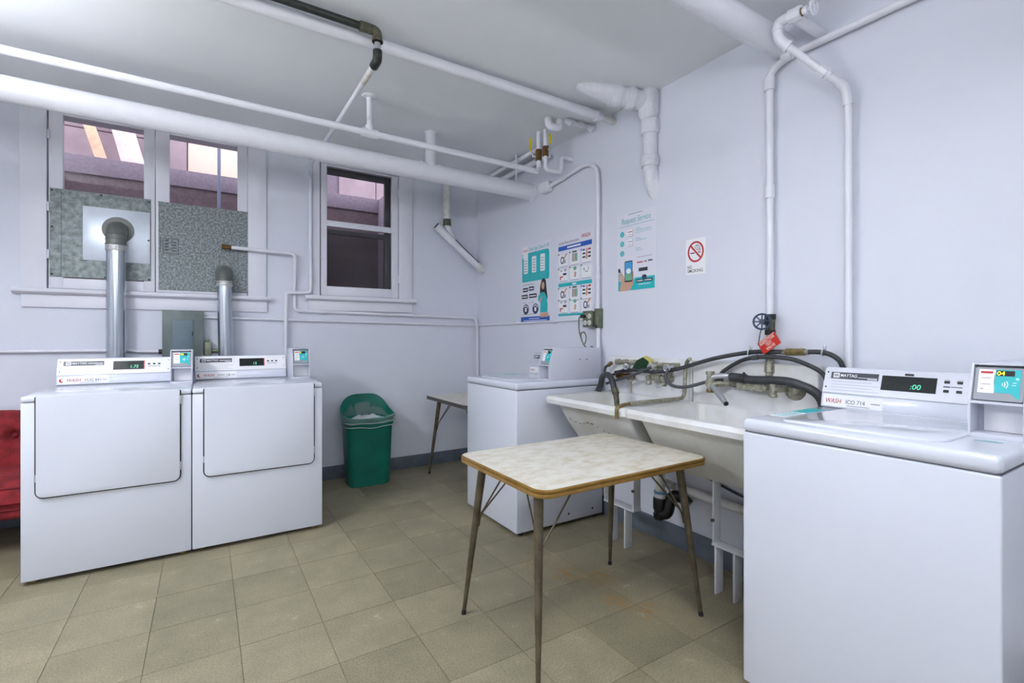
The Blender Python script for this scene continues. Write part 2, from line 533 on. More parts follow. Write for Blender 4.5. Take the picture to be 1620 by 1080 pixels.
# ---------------------------------------------------------------- windows
def ring_boxes(bm, x0, x1, z0, z1, l, r, b, t, y0, y1, bev=0.002):
    box(bm, x0, x0 + l, y0, y1, z0, z1, bev)
    box(bm, x1 - r, x1, y0, y1, z0, z1, bev)
    box(bm, x0 + l, x1 - r, y0, y1, z0, z0 + b, bev)
    box(bm, x0 + l, x1 - r, y0, y1, z1 - t, z1, bev)
    return bm
w1 = struct(empty('window_1', (-0.3, BW, W1[2])), 'pair of white casement windows above the dryers')
ob('casing', box(B(), -1.0, W1[0], BW - 0.018, BW + 0.01, 1.515, CZ, 0.002), 'trim', w1)
ob('casing', box(B(), W1[1], 0.401, BW - 0.018, BW + 0.01, 1.515, CZ, 0.002), 'trim', w1)
bm = B()
prism(bm, [(BW - 0.06, 1.492), (BW - 0.062, 1.505), (BW - 0.055, 1.515), (BW + 0.02, 1.515), (BW + 0.02, 1.478), (BW - 0.035, 1.478)], -1.03, 0.43, 'x')
ob('sill', bm, 'trim', w1)
ob('apron', box(B(), -0.992, 0.407, BW - 0.02, BW, 1.394, 1.48, 0.003), 'trim', w1)
for (a, b, pa, pb) in ((-0.866, -0.308, -0.796, -0.370), (-0.303, 0.268, -0.222, 0.205)):
    s = ob('sash', ring_boxes(B(), a, b, 1.52, 2.673, pa - a, b - pb, 0.07, 0.012, BW - 0.006, BW + 0.036), 'trim', w1)
    ob('pane', box(B(), pa - 0.004, pb + 0.004, BW + 0.012, BW + 0.016, 1.585, 2.664), 'glass', s, smooth=0)
    for z in (1.74, 2.05, 2.52):
        xh = a if a < -0.5 else b + 0.016
        cyl(bm := B(), (xh, BW - 0.012, z - 0.03), (xh, BW - 0.012, z + 0.03), 0.006, n=10)
        ob('hinge', bm, 'trim', s)
w2 = struct(empty('window_2', (1.14, BW, W2[2])), 'white two-pane window between the pipes')
ob('casing', box(B(), 0.745, W2[0], BW - 0.018, BW + 0.01, 1.545, CZ, 0.002), 'trim', w2)
ob('casing', box(B(), W2[1], 1.602, BW - 0.018, BW + 0.01, 1.545, CZ, 0.002), 'trim', w2)
ob('head_casing', box(B(), 0.745, 1.602, BW - 0.016, BW + 0.01, 2.655, CZ, 0.002), 'trim', w2)
bm = B()
prism(bm, [(BW - 0.055, 1.515), (BW - 0.057, 1.53), (BW - 0.05, 1.545), (BW + 0.02, 1.545), (BW + 0.02, 1.502), (BW - 0.03, 1.502)], 0.685, 1.63, 'x')
ob('sill', bm, 'trim', w2)
ob('apron', box(B(), 0.712, 1.60, BW - 0.02, BW, 1.422, 1.504, 0.003), 'trim', w2)
bm = ring_boxes(B(), 0.81, 1.474, 1.55, 2.652, 0.048, 0.057, 0.078, 0.012, BW - 0.006, BW + 0.036)
box(bm, 0.858, 1.417, BW - 0.006, BW + 0.036, 2.134, 2.182, 0.002)
s2 = ob('sash', bm, 'trim', w2)
ob('pane', box(B(), 0.855, 1.42, BW + 0.012, BW + 0.016, 2.178, 2.645), 'glass', s2, smooth=0)
ob('pane', box(B(), 0.855, 1.42, BW + 0.012, BW + 0.016, 1.625, 2.138), 'glass', s2, smooth=0)
for z in (1.72, 2.5):
    cyl(bm := B(), (1.476, BW - 0.012, z - 0.035), (1.476, BW - 0.012, z + 0.035), 0.006, n=10)
    ob('hinge', bm, 'trim', s2)
ob('latch', box(B(), 0.806, 0.842, BW - 0.018, BW - 0.006, 1.855, 1.868, 0.002), 'trim', s2)
sf = ob('storm_frame', ring_boxes(B(), 0.80, 1.478, 1.55, 2.652, 0.03, 0.10, 0.06, 0.05, BW + 0.085, BW + 0.12), 'stormframe', w2)
box(bm := B(), 0.83, 1.378, BW + 0.085, BW + 0.12, 2.09, 2.13)
ob('storm_rail', bm, 'stormframe', w2)
ob('insect_screen', box(B(), 0.82, 1.39, BW + 0.10, BW + 0.102, 1.59, 2.10), 'screen', w2, smooth=0)

# ---------------------------------------------------------------- light well outside the windows
lw = struct(empty('wall_outside', (0, 5.15, 0)), 'mauve light well outside the windows')
ob('ground', box(B(), -3.2, 4.0, BW + 0.15, 7.0, -0.1, 0.0), 'outfloor', lw, smooth=0)
ob('retaining_wall', box(B(), -3.2, 1.56, 5.17, 5.35, 0.0, 2.52), 'outbrown_shade', lw, smooth=0)  # brown wall; shade below the curb is put into its darker colour
ob('concrete_curb', box(B(), -3.2, 1.56, 5.15, 5.37, 2.52, 2.668, 0.006), 'outcap', lw)
ob('side_wall', box(B(), 1.56, 1.75, BW + 0.15, 5.37, 0.0, 2.668, 0.006), 'outcap', lw)
ob('yard', box(B(), -3.2, 4.0, 5.35, 6.2, 2.2, 2.6), 'outfloor', lw, smooth=0)
# far house wall: blocks laid in courses with recessed joints
far = ob('house_wall', box(B(), -3.2, 4.0, 6.2, 6.4, 2.2, 4.0), 'outcap', lw, smooth=0)
bmesh_block = None
for r in range(4):
    z0 = 2.62 + r * 0.3
    k0 = -7 if r % 2 else -7.5
    for k in range(14):
        x0 = (k0 + k) * 0.46
        if -0.1 < x0 + 0.22 < 1.3: continue
        if bmesh_block is None:
            o = ob('block', box(B(), 0, 0.452, 6.17, 6.2, 0, 0.292, 0.006, 1), 'outwall', far)
            bmesh_block = o.data
        else:
            o = bpy.data.objects.new('block', bmesh_block); COL.objects.link(o); o.parent = far
        o.location = (x0, 0, z0)
ob('cream_wall_sunlit', box(B(), -0.16, 0.98, 6.10, 6.2, 2.6, 4.0, 0.004), 'outcream_sunlit', lw)  # cream wall, its sunlit brightness put into the colour
ob('corner_post', box(B(), 0.98, 1.14, 6.06, 6.2, 2.6, 4.0, 0.01), 'outwall', lw)
ob('corner_post', box(B(), -0.36, -0.17, 6.08, 6.2, 2.6, 4.0, 0.01), 'outwall', lw)
cyl(bm := B(), (0.095, 4.9, 0.0), (0.095, 4.9, 3.6), 0.013, n=12)
tag(ob('outdoor_conduit', bm, 'bluepipe'), 'thin blue grey conduit outside the right casement window', 'pipe')
def lean_board(a, b, w, t, m, label):
    a, b = V(a), V(b)
    d = (b - a); L = d.length
    x = V((1, 0, 0)); z = d.normalized(); x = (x - z * x.dot(z)).normalized(); y = z.cross(x)
    M = Matrix(((x.x, y.x, z.x, a.x), (x.y, y.y, z.y, a.y), (x.z, y.z, z.z, a.z), (0, 0, 0, 1)))
    bm = box(B(), -w / 2, w / 2, -t / 2, t / 2, 0, L, 0.004, M=M)
    return tag(ob('leaning_board', bm, m), label, 'board')
lean_board((-0.74, 5.60, 2.61), (-1.10, 6.1, 3.75), 0.085, 0.04, 'board', 'narrow tan board leaning outside the left casement window')
lean_board((-0.52, 5.58, 2.61), (-0.82, 6.1, 3.75), 0.17, 0.045, 'board2', 'wide pale pink board leaning outside the left casement window')

# ================================================================= CEILING LIGHTS (out of view; the second and third are added fill)
LZ = 2.22
for k, (x, y, ax_, st_) in enumerate(LAMPS):
    f = empty('ceiling_light', (x, y, LZ))
    M = Matrix.Translation((x, y, LZ)) @ (Matrix.Identity(4) if ax_ else Matrix.Rotation(PI / 2, 4, 'Z'))
    ob('batten', box(B(), -0.61, 0.61, -0.016, 0.016, -0.01, 0.03, 0.004, M=M), 'lampwhite', f)
    for sx in (-0.4, 0.4):
        bm = B(); cyl(bm, M @ V((sx, 0, 0.025)), M @ V((sx, 0, CZ - LZ)), 0.006, n=10); ob('stem', bm, 'lampwhite', f)
    tm = mat('fluorescent_tube_%d' % k, (255, 255, 255), 0.5)
    bs_ = tm.node_tree.nodes['Principled BSDF']
    bs_.inputs['Emission Color'].default_value = LAMP_COL + (1,)
    bs_.inputs['Emission Strength'].default_value = st_
    for sy in (-0.045, 0.045):
        bm = B(); cyl(bm, M @ V((-0.58, sy, 0.0)), M @ V((0.58, sy, 0.0)), 0.016, n=12); tb = ob('tube', bm, tm, f)
        for e in (-0.6, 0.57):
            bm = B(); cyl(bm, M @ V((e, sy, 0.0)), M @ V((e + 0.03, sy, 0.0)), 0.018, n=12); ob('tube_socket', bm, 'lampwhite', tb)
    tag(f, ['twin-tube fluorescent batten over the near washer', 'added twin-tube fill light in front of the dryers',
            'added twin-tube fill light behind the viewer'][k], 'ceiling light', 'fluorescent battens')

# ================================================================= MACHINES
def payment_box(root, x0, x1, fy, by, dz, digits, big):
    """card reader housing: side plates, shelves, back panel and the reader itself"""
    h = 0.205
    pb = ob('payment_housing', box(B(), x0 + 0.004, x1 - 0.004, fy + 0.075, by, dz + 0.002, dz + h - 0.004, 0.002), 'housing', root)
    side = [(fy, dz), (fy, dz + 0.098), (fy + 0.036, dz + h), (by, dz + h), (by, dz)]
    for a in (x0, x1 - 0.006):
        ob('side_plate', prism(B(), side, a, a + 0.006, 'x', 0.0012), 'housing', pb)
    ob('top_plate', box(B(), x0 + 0.006, x1 - 0.006, fy + 0.034, by, dz + h - 0.005, dz + h, 0.001), 'housing', pb)
    ob('shelf', box(B(), x0 + 0.006, x1 - 0.006, fy - 0.001, fy + 0.08, dz + 0.094, dz + 0.101, 0.001), 'housing', pb)
    ob('bottom_lip', box(B(), x0 + 0.006, x1 - 0.006, fy, fy + 0.08, dz, dz + 0.012, 0.001), 'housing', pb)
    ob('recess_panel', box(B(), x0 + 0.018, x1 - 0.007, fy + 0.068, fy + 0.0745, dz + 0.013, dz + 0.093), 'panel_white', pb)
    # reader, tilted with the sloping front edge
    sl = math.atan2(0.036, h - 0.098)
    w = x1 - x0 - 0.016
    M = plane_M((x0 + 0.008, fy + 0.012, dz + 0.104), (1, 0, 0), (0, math.sin(sl), math.cos(sl)))
    rd = ob('card_reader', prism(B(), rrect(0, w, 0, 0.094, 0.005), -0.02, 0.002, 'z', M=M), 'bezel', pb)
    def fl_(nm, m, poly, z): return flat(nm, rd, m, M, poly, 0.0006, z)
    fl_('reader_label', 'panel_white', rrect(0.008, w * 0.42, 0.02, 0.088, 0.002), 0.0022)
    fl_('reader_face', 'teal', [(w * 0.44, 0.022), (w * 0.40, 0.05), (w * 0.40, 0.072), (w * 0.44, 0.088), (w - 0.008, 0.088), (w - 0.008, 0.008), (w - 0.014, 0.008), (w - 0.02, 0.018), (w - 0.028, 0.022)], 0.0022)
    fl_('reader_print', 'red', rect(0.012, w * 0.37, 0.076, 0.082), 0.003)
    lines('reader_print', rd, 'greydim', M, [rect(0.014, w * 0.34, 0.062, 0.064), rect(0.014, w * 0.2, 0.03, 0.033), rect(0.014, w * 0.34, 0.044, 0.046)], 0.0005, 0.003)
    fl_('reader_window', 'dark', rect(w * 0.44, w * 0.80, 0.070, 0.085), 0.003)
    text('reader_digits', rd, 'yellow_led', M, digits, w * 0.45, 0.0715, 0.0165, z=0.0042)
    fl_('reader_lamp', 'blue_led', disc(w * 0.86, 0.063, 0.003), 0.003)
    arcs = []
    for q, R in enumerate((0.006, 0.011, 0.016)):
        a = [-0.7 + 1.4 * i / 8 for i in range(9)]
        cx, cy = w * 0.53, 0.046
        arcs.append([(cx + R * math.cos(t), cy + R * math.sin(t)) for t in a] + [(cx + (R - 0.002) * math.cos(t), cy + (R - 0.002) * math.sin(t)) for t in a[::-1]])
    arcs += [rect(w * 0.76, w * 0.84, 0.044, 0.0455), rect(w * 0.78, w * 0.85, 0.051, 0.0525)]
    lines('contactless_mark', rd, 'white', M, arcs, 0.0005, 0.003)
    return pb

def console(root, x0, x1, cy, dz, big, model, readout, unit):
    """control console: lower strip with the service sticker, sloping fascia with plate, display and keys"""
    y2 = cy + 0.115
    ob('console_housing', prism(B(), [(cy + 0.012, dz), (cy + 0.014, dz + 0.052), (cy + 0.05, dz + 0.15), (cy + 0.06, dz + 0.156), (y2, dz + 0.15), (y2, dz)], x0, x1, 'x', 0.002), 'enamel', root)
    cs = ob('console_strip', prism(B(), [(cy, dz + 0.001), (cy + 0.01, dz + 0.054), (cy + 0.02, dz + 0.054), (cy + 0.02, dz + 0.001)], x0 + 0.001, x1 - 0.001, 'x', 0.0015), 'enamel' , root)
    sl = math.atan2(0.036, 0.096)
    Mf = plane_M((x0, cy + 0.010, dz + 0.058), (1, 0, 0), (0, math.sin(sl), math.cos(sl)))
    W, Hh = x1 - x0, 0.1
    fas = ob('fascia', prism(B(), rrect(0.002, W, 0, Hh, 0.004), -0.008, 0.0, 'z', M=Mf), 'panel_silver' if big else 'panel_white', root)
    s1 = math.atan2(0.010, 0.053)
    Ms = plane_M((x0, cy - 0.0004, dz + 0.001), (1, 0, 0), (0, math.sin(s1), math.cos(s1)))
    f = 0.846 if big else 0.98
    # name plate
    flat('name_plate', fas, 'plate', Mf, rect(0.030 * f, 0.222 * f, 0.058, 0.085), 0.0008, 0.0)
    flat('plate_emblem', fas, 'white', Mf, rrect(0.040 * f, 0.066 * f, 0.0625, 0.0815, 0.002), 0.0006, 0.0009)
    lines('plate_emblem', fas, 'plate', Mf, [rect((0.044 + 0.005 * i) * f, (0.0468 + 0.005 * i) * f, 0.0665, 0.0775) for i in range(4)], 0.0004, 0.0016)
    text('plate_lettering', fas, 'white', Mf, 'MAYTAG', 0.070 * f, 0.0665, 0.0175, bold=0.012, z=0.0014, width=0.068 * f)
    lines('plate_rule', fas, 'white', Mf, [rect(0.142 * f, 0.217 * f, 0.0655, 0.0672) if big else rect(0.145 * f, 0.217 * f, 0.069, 0.0735), rect(0.18 * f, 0.217 * f, 0.0605, 0.0635)], 0.0004, 0.001)
    lines('fine_print', fas, 'greydim', Mf, [rect(0.036 * f, (0.20 + 0.03 * (i % 2)) * f, 0.046 - 0.0115 * i, 0.0472 - 0.0115 * i) for i in range(4)], 0.0003, 0.0)
    for z_ in (0.022, 0.084):
        flat('screw', fas, 'dark', Mf, disc(0.015 * f, z_, 0.0032), 0.001, 0.0)
        if not big: flat('screw', fas, 'dark', Mf, disc(W - 0.012, z_, 0.0028), 0.001, 0.0)
    # display
    d0, d1 = (0.235 * f, 0.425 * f) if big else (0.268 * f, 0.428 * f)
    dp = flat('display', fas, 'blackglass', Mf, rect(d0, d1, 0.026, 0.082), 0.0012, 0.0)
    if not big: flat('display_end', dp, 'red', Mf, rect(d1 - 0.005, d1, 0.026, 0.082), 0.0004, 0.0013)
    text('display_digits', dp, 'green_led', Mf, readout, d0 + (d1 - d0) * (0.52 if not big else 0.54), 0.036, 0.026, z=0.0018, shear=0.1)
    if big:
        flat('lid_lamp', fas, 'black', Mf, rrect((d0 + d1) / 2 - 0.012, (d0 + d1) / 2 + 0.014, 0.0855, 0.0925, 0.002), 0.003, 0.0)
        for (kx, kz) in ((0.448, 0.066), (0.488, 0.066), (0.448, 0.034), (0.488, 0.034)):
            flat('key', fas, 'black', Mf, rrect(kx * f, (kx + 0.017) * f, kz, kz + 0.009, 0.001), 0.002, 0.0)
        lines('key_print', fas, 'darkprint', Mf, [rect(0.446 * f, 0.468 * f, 0.052, 0.056), rect(0.47 * f, 0.505 * f, 0.053, 0.0555)], 0.0004, 0.0)
        lines('key_print', fas, 'greydim', Mf, [rect(0.448 * f, 0.466 * f, 0.078, 0.0795), rect(0.488 * f, 0.506 * f, 0.078, 0.0795)], 0.0004, 0.0)
    else:
        for kx in (0.445, 0.472, 0.499):
            flat('key', fas, 'black', Mf, rrect(kx * f, (kx + 0.013) * f, 0.055, 0.064, 0.001), 0.002, 0.0)
        lines('key_print', fas, 'greydim', Mf, [rect(0.445 * f, 0.512 * f, 0.042, 0.0455)], 0.0004, 0.0)
    # sticker on the strip
    st = flat('service_sticker', cs, 'white', Ms, rect(0.008, 0.25 * f, 0.005, 0.05), 0.0005, 0.0)
    off = 0.0
    if not big:
        a = [0.6 + 4.6 * i / 12 for i in range(13)]
        flat('sticker_mark', st, 'red', Ms, [(0.026 + 0.012 * math.cos(t), 0.025 + 0.011 * math.sin(t)) for t in a] + [(0.030 + 0.007 * math.cos(t), 0.027 + 0.007 * math.sin(t)) for t in a[::-1]], 0.0003, 0.0006)
        off = 0.03
    text('sticker_lettering', st, 'red', Ms, 'WASH', 0.016 + off, 0.017, 0.026, shear=0.25, bold=0.004, z=0.0009, width=0.07 * f)
    text('sticker_lettering', st, 'darkprint', Ms, model, 0.105 * f + off * 0.9, 0.018, 0.022, z=0.0009, width=0.078 * f)
    lines('sticker_print', st, 'greydim', Ms, [rect(0.205 * f + off * 0.4, 0.24 * f, 0.024, 0.028), rect(0.11 * f, 0.2 * f, 0.0095, 0.012)], 0.0003, 0.0006)

def leveling_feet(root, w, d, m='brass'):
    for sx in (-1, 1):
        for y in (0.05, d - 0.05):
            bm = B()
            lathe(bm, [(0.019, 0.0), (0.021, 0.004), (0.019, 0.010), (0.007, 0.012), (0.007, 0.03)], (sx * (w / 2 - 0.04), y, 0))
            ob('leveling_foot', bm, m, root)

def make_dryer(name, label, x, model, readout, digits):
    w, d, dz = 0.684, 0.72, 0.915
    r = empty(name, (x, 3.22, 0), 0, True)
    tag(r, label, 'dryer', 'coin-laundry dryers')
    h = w / 2
    ob('cabinet', box(B(), -h, h, 0.0, d, 0.022, 0.884, 0.006), 'enamel', r)
    ob('top_deck', box(B(), -h, h, -0.002, d, 0.887, dz, 0.009, 3), 'enamel_top', r)
    x0, x1 = -h + 0.057, h - 0.052
    ob('door_gap', prism(B(), rrect(x0 - 0.006, x1 + 0.006, 0.4145, 0.912, (0.036, 0.036, 0.004, 0.004)), -0.005, 0.01, 'y'), 'dark', r)
    dr = ob('door', prism(B(), rrect(x0, x1, 0.421, 0.918, (0.03, 0.03, 0.006, 0.006)), -0.016, 0.006, 'y', 0.003), 'enamel', r)
    for z in (0.50, 0.86):
        ob('door_hinge', box(B(), x1 - 0.001, x1 + 0.007, -0.014, 0.0, z - 0.022, z + 0.022, 0.001), 'steel', dr)
    ob('door_catch', box(B(), x0 - 0.006, x0 + 0.001, -0.012, 0.0, 0.50, 0.535, 0.001), 'steel', dr)
    console(r, -h, h - 0.128, 0.645, dz, False, model, readout, 0)
    payment_box(r, h - 0.117, h - 0.003, 0.40, 0.70, dz, digits, False)
    leveling_feet(r, w, d)
    return r
make_dryer('clothes_dryer', 'white dryer standing next to the red armchair, its reader in front of the grey panel', -0.411, 'VUG 841', '1.75', '00')
make_dryer('clothes_dryer', 'white dryer on the right of the pair, nearest the green bin', 0.277, 'VWV 128', '15', '0')

def make_washer(name, label, y, model, readout, digits):
    w, d, dz = 0.65, 0.70, 0.925
    r = empty(name, (1.565, y, 0), -PI / 2, True)
    tag(r, label, 'washer', 'top-loading coin washers')
    h = w / 2
    ob('cabinet', box(B(), -h + 0.002, h - 0.002, 0.003, d - 0.01, 0.022, 0.8775, 0.006, 3), 'enamel', r)
    ob('seam', box(B(), -h + 0.006, h - 0.006, 0.010, d - 0.014, 0.874, 0.881), 'seam', r)
    ob('top_deck', box(B(), -h, h, -0.002, d - 0.006, 0.880, dz, 0.016, 4), 'enamel_top', r)
    lid = ob('lid', prism(B(), rrect(-h + 0.10, h - 0.125, 0.05, 0.50, (0.03, 0.06, 0.01, 0.01)), dz - 0.004, dz + 0.005, 'z', 0.003), 'enamel_top', r)
    ob('lid_hinge_bar', box(B(), -h + 0.11, h - 0.135, 0.498, 0.515, dz - 0.002, dz + 0.006, 0.002), 'enamel_top', lid)
    Md = plane_M((0, 0, dz), (1, 0, 0), (0, 1, 0))
    st = flat('care_sticker', r, 'white', Md, [(-h + 0.02, 0.13), (-h + 0.075, 0.13), (-h + 0.075, 0.42), (-h + 0.02, 0.42)], 0.0006, 0.0004)
    flat('sticker_band', st, 'teal', Md, rect(-h + 0.02, -h + 0.075, 0.28, 0.42), 0.0005, 0.0011)
    lines('sticker_print', st, 'tealdim', Md, [rect(-h + 0.025, -h + 0.07, 0.15 + 0.025 * i, 0.16 + 0.025 * i) for i in range(5)], 0.0004, 0.0011)
    lines('deck_print', r, 'tealdim', Md, [rect(h - 0.10, h - 0.05, 0.19, 0.194), rect(h - 0.085, h - 0.045, 0.204, 0.208)], 0.0004, 0.0004)
    console(r, -h + 0.002, h - 0.128, 0.53, dz, True, model, readout, 0)
    payment_box(r, h - 0.128, h - 0.012, 0.25, 0.685, dz, digits, True)
    for (yy, zz) in ((0.15, 0.10), (0.40, 0.07), (0.60, 0.07)):
        cyl(bm := B(), (h - 0.004, yy, zz), (h, yy, zz), 0.007, n=12)
        ob('screw', bm, 'dark', r)
    for yy in (0.50, 0.56):
        cyl(bm := B(), (h - 0.013, yy, dz + 0.13), (h - 0.0105, yy, dz + 0.13), 0.004, n=10)
        ob('screw', bm, 'dark', r)
    leveling_feet(r, w, d, 'iron')
    return r
make_washer('top_load_washer', 'large white washer in the right foreground with lit yellow reader digits', 0.670, 'ICO 714', ':00', '04')
make_washer('top_load_washer', 'white washer under the posters, left of the laundry tubs', 2.760, '', '', '0')

# ================================================================= TABLES
def make_table(loc, rz, L, Wd, Hh, edge, label):
    r = empty('dining_table', loc, rz, True)
    tag(r, label, 'table', 'laminate tables with tapered metal legs')
    poly = rrect(-L / 2, L / 2, -Wd / 2, Wd / 2, 0.055, 8)
    inner = rrect(-L / 2 + 0.004, L / 2 - 0.004, -Wd / 2 + 0.004, Wd / 2 - 0.004, 0.051, 8)
    ob('tabletop', prism(B(), inner, Hh - 0.027, Hh, 'z'), 'laminate', r)
    bm = B()
    n = len(poly)
    prof = [(0.0, -0.0015), (0.0025, -0.004), (0.0025, -0.012), (0.0005, -0.015), (0.0025, -0.018), (0.0025, -0.027), (-0.004, -0.030), (-0.010, -0.030)]
    cx = [V((p[0], p[1], 0)) for p in poly]
    rs = []
    for (o_, z_) in prof:
        ring = []
        for i in range(n):
            t = (cx[(i + 1) % n] - cx[i - 1]).normalized()
            nn = V((t.y, -t.x, 0))
            ring.append(cx[i] + nn * o_ + V((0, 0, Hh + z_)))
        rs.append(ring)
    inr = [V((p[0], p[1], Hh + 0.0)) for p in inner]
    rings(bm, [inr] + rs, cap=False)
    ob('edge_band', bm, edge, r)
    ob('apron_frame', ring_apron(L - 0.16, Wd - 0.18, Hh), 'leg', r)
    for sx in (-1, 1):
        for sy in (-1, 1):
            top = V((sx * (L / 2 - 0.067), sy * (Wd / 2 - 0.11), Hh - 0.028))
            ft = V((sx * (L / 2 - 0.012), sy * (Wd / 2 - 0.035), 0.0))
            mid = ft.lerp(top, 0.28)
            bm = B()
            cyl(bm, ft.lerp(top, 0.022), mid, 0.0085, 0.0115)
            cyl(bm, mid, top, 0.0125, 0.0185)
            lg = ob('leg', bm, 'leg', r)
            cyl(bm := B(), ft, ft.lerp(top, 0.03), 0.0105, 0.0095)
            ob('foot_tip', bm, 'rubber_foot', lg)
            jn = ft.lerp(top, 0.62)
            for q in (0.0, 1.0):
                e = V((sx * (L / 2 - 0.067 - (0.20 if q else 0.03)), sy * (Wd / 2 - (0.13 if q else 0.25)), Hh - 0.03))
                bm = B()
                tube(bm, fillet([jn - (top - ft).normalized() * 0.02 + V((-sx * 0.012, -sy * 0.012, 0)), jn + V((-sx * 0.016, -sy * 0.016, 0.03)), e], 0.02), 0.0036, 8)
                ob('brace_rod', bm, 'leg', lg)
    return r
def ring_apron(L, W, H):
    bm = B()
    for s in (-1, 1):
        box(bm, -L / 2, L / 2, s * W / 2 - 0.006, s * W / 2 + 0.006, H - 0.048, H - 0.028, 0.001)
        box(bm, s * L / 2 - 0.006, s * L / 2 + 0.006, -W / 2 + 0.006, W / 2 - 0.006, H - 0.048, H - 0.028, 0.001)
    return bm
make_table((1.378, 1.618, 0), 0, 0.885, 0.63, 0.69, 'edge', 'marbled cream table with brass-coloured edge in front of the laundry tubs')
make_table((1.945, 3.615, 0), PI / 2, 0.79, 0.64, 0.69, 'edge_dark', 'dark-edged table against the wall behind the far washer')

# ================================================================= LAUNDRY TUBS
def make_tub(y0, y1, label, chips):
    """deep tub with sloping front, rolled rim and a tall back"""
    r = empty('laundry_tub', ((1.74 + 2.28) / 2, (y0 + y1) / 2, 0.525))
    tag(r, label, 'laundry tub', 'pair of laundry tubs')
    zt, zb = 0.845, 0.536
    a, b = y0 + 0.035, y1 - 0.035
    # outer shell : top loop -> bottom loop
    def loop(xf, xb, ya, yb, z, rad):
        return [V((p[0], p[1], z)) for p in rrect(xf, xb, ya, yb, rad, 4)]
    bm = B()
    sh = [loop(1.775, 2.25, a, b, zt - 0.012, 0.02), loop(1.87, 2.25, a + 0.004, b - 0.004, zt - 0.16, 0.02),
          loop(1.972, 2.25, a + 0.008, b - 0.008, zb + 0.02, 0.02), loop(1.99, 2.24, a + 0.025, b - 0.025, zb, 0.02)]
    vr = rings(bm, sh, cap=False)
    bm.faces.new(vr[-1])
    ob('tub_shell', bm, 'porcelain_out', r)
    bm = B()
    i0 = loop(1.775, 2.235, y0 + 0.045, y1 - 0.045, zt + 0.001, 0.03)
    i1 = loop(1.80, 2.225, y0 + 0.055, y1 - 0.055, zt - 0.03, 0.04)
    i2 = loop(1.985, 2.215, y0 + 0.075, y1 - 0.075, zb + 0.05, 0.05)
    i3 = loop(2.02, 2.19, y0 + 0.11, y1 - 0.11, zb + 0.03, 0.05)
    rings(bm, [i0, i1, i2, i3], cap=False)
    bm.faces.new([bm.verts.new(p) for p in i3])
    ob('basin', bm, 'porcelain', r)
    # rolled rim : strip between the outer and the inner loop
    bm = B()
    o0 = loop(1.765, 2.25, y0 + 0.012, y1 - 0.012, zt - 0.040, 0.03)
    o1 = loop(1.728, 2.25, y0 + 0.001, y1 - 0.001, zt - 0.036, 0.03)
    o2 = loop(1.722, 2.25, y0 + 0.001, y1 - 0.001, zt - 0.012, 0.03)
    o3 = loop(1.732, 2.25, y0 + 0.003, y1 - 0.003, zt + 0.006, 0.03)
    o4 = loop(1.748, 2.245, y0 + 0.020, y1 - 0.020, zt + 0.009, 0.03)
    rings(bm, [o0, o1, o2, o3, o4, i0], cap=False)
    ob('rim', bm, 'porcelain', r)
    bs = ob('tub_back', box(B(), 2.245, 2.287, y0 + 0.001, y1 - 0.001, 0.55, 1.078, 0.008, 3), 'porcelain', r)
    cyl(bm := B(), (2.10, (y0 + y1) / 2, zb + 0.024), (2.10, (y0 + y1) / 2, zb + 0.034), 0.035)
    ob('drain_strainer', bm, 'steel', r)
    if chips:
        for k in range(9):
            y = y1 - 0.09 - k * 0.038
            t = 0.42 + 0.05 * math.sin(k) + 0.012 * k
            x = 1.775 + (1.972 - 1.775) * t
            z = zt - 0.012 + (zb + 0.02 - zt + 0.012) * t
            sl = math.atan2(1.972 - 1.775, zt - 0.012 - zb - 0.02)
            Mc = plane_M((x - 0.0035, y, z - 0.004), (0, -1, 0), (-math.sin(sl), 0, math.cos(sl)))
            ww = 0.008 + 0.008 * ((k * 7) % 3) / 2
            flat('chipped_spot', r, 'iron', Mc, [(-ww, -0.001), (ww * 0.6, -0.003), (ww, 0.0), (0, 0.003)], 0.003, 0.0)
        flat('rust_streak', bs, 'stain', plane_M((2.2448, 2.165, 0.80), (0, -1, 0), (0, 0, 1)), [(-0.007, 0.045), (0.007, 0.045), (0.004, 0.19), (-0.004, 0.19)], 0.0006)
    return r
make_tub(1.722, 2.372, 'left laundry tub with chipped paint, beside the far washer', True)
make_tub(1.068, 1.716, 'right laundry tub with a spout, partly behind the near washer', False)

def strap_frame(name, label, uppers, shelf_y, feet, zs=0.228):
    """painted flat-iron tub stand: uprights from the tub, a shelf bar, feet to the floor"""
    r = empty(name, (2.06, (shelf_y[0] + shelf_y[1]) / 2, 0))
    tag(r, label, 'stand', 'iron stands under the tubs')
    for y in uppers:
        bm = B()
        box(bm, 2.02, 2.075, y - 0.004, y + 0.004, zs, 0.55, 0.001)
        u = ob('upright', bm, 'castiron_white', r)
        cyl(bm := B(), (2.012, y, 0.34), (2.022, y, 0.34), 0.008, n=10)
        ob('bolt', bm, 'iron_green', u)
    ob('shelf_bar', box(B(), 2.015, 2.08, shelf_y[0], shelf_y[1], zs - 0.006, zs + 0.004, 0.002), 'castiron_white', r)
    for y in feet:
        bm = B()
        box(bm, 2.015, 2.07, y - 0.005, y + 0.005, 0.0, zs - 0.004, 0.001)
        f = ob('leg', bm, 'castiron_white', r)
strap_frame('tub_stand', 'white iron stand under the left laundry tub', (1.935, 2.165), (1.93, 2.17), (1.995, 2.11))
strap_frame('tub_stand', 'white iron stand under the right laundry tub beside the near washer', (1.43, 1.20), (1.195, 1.435), (1.415, 1.32))

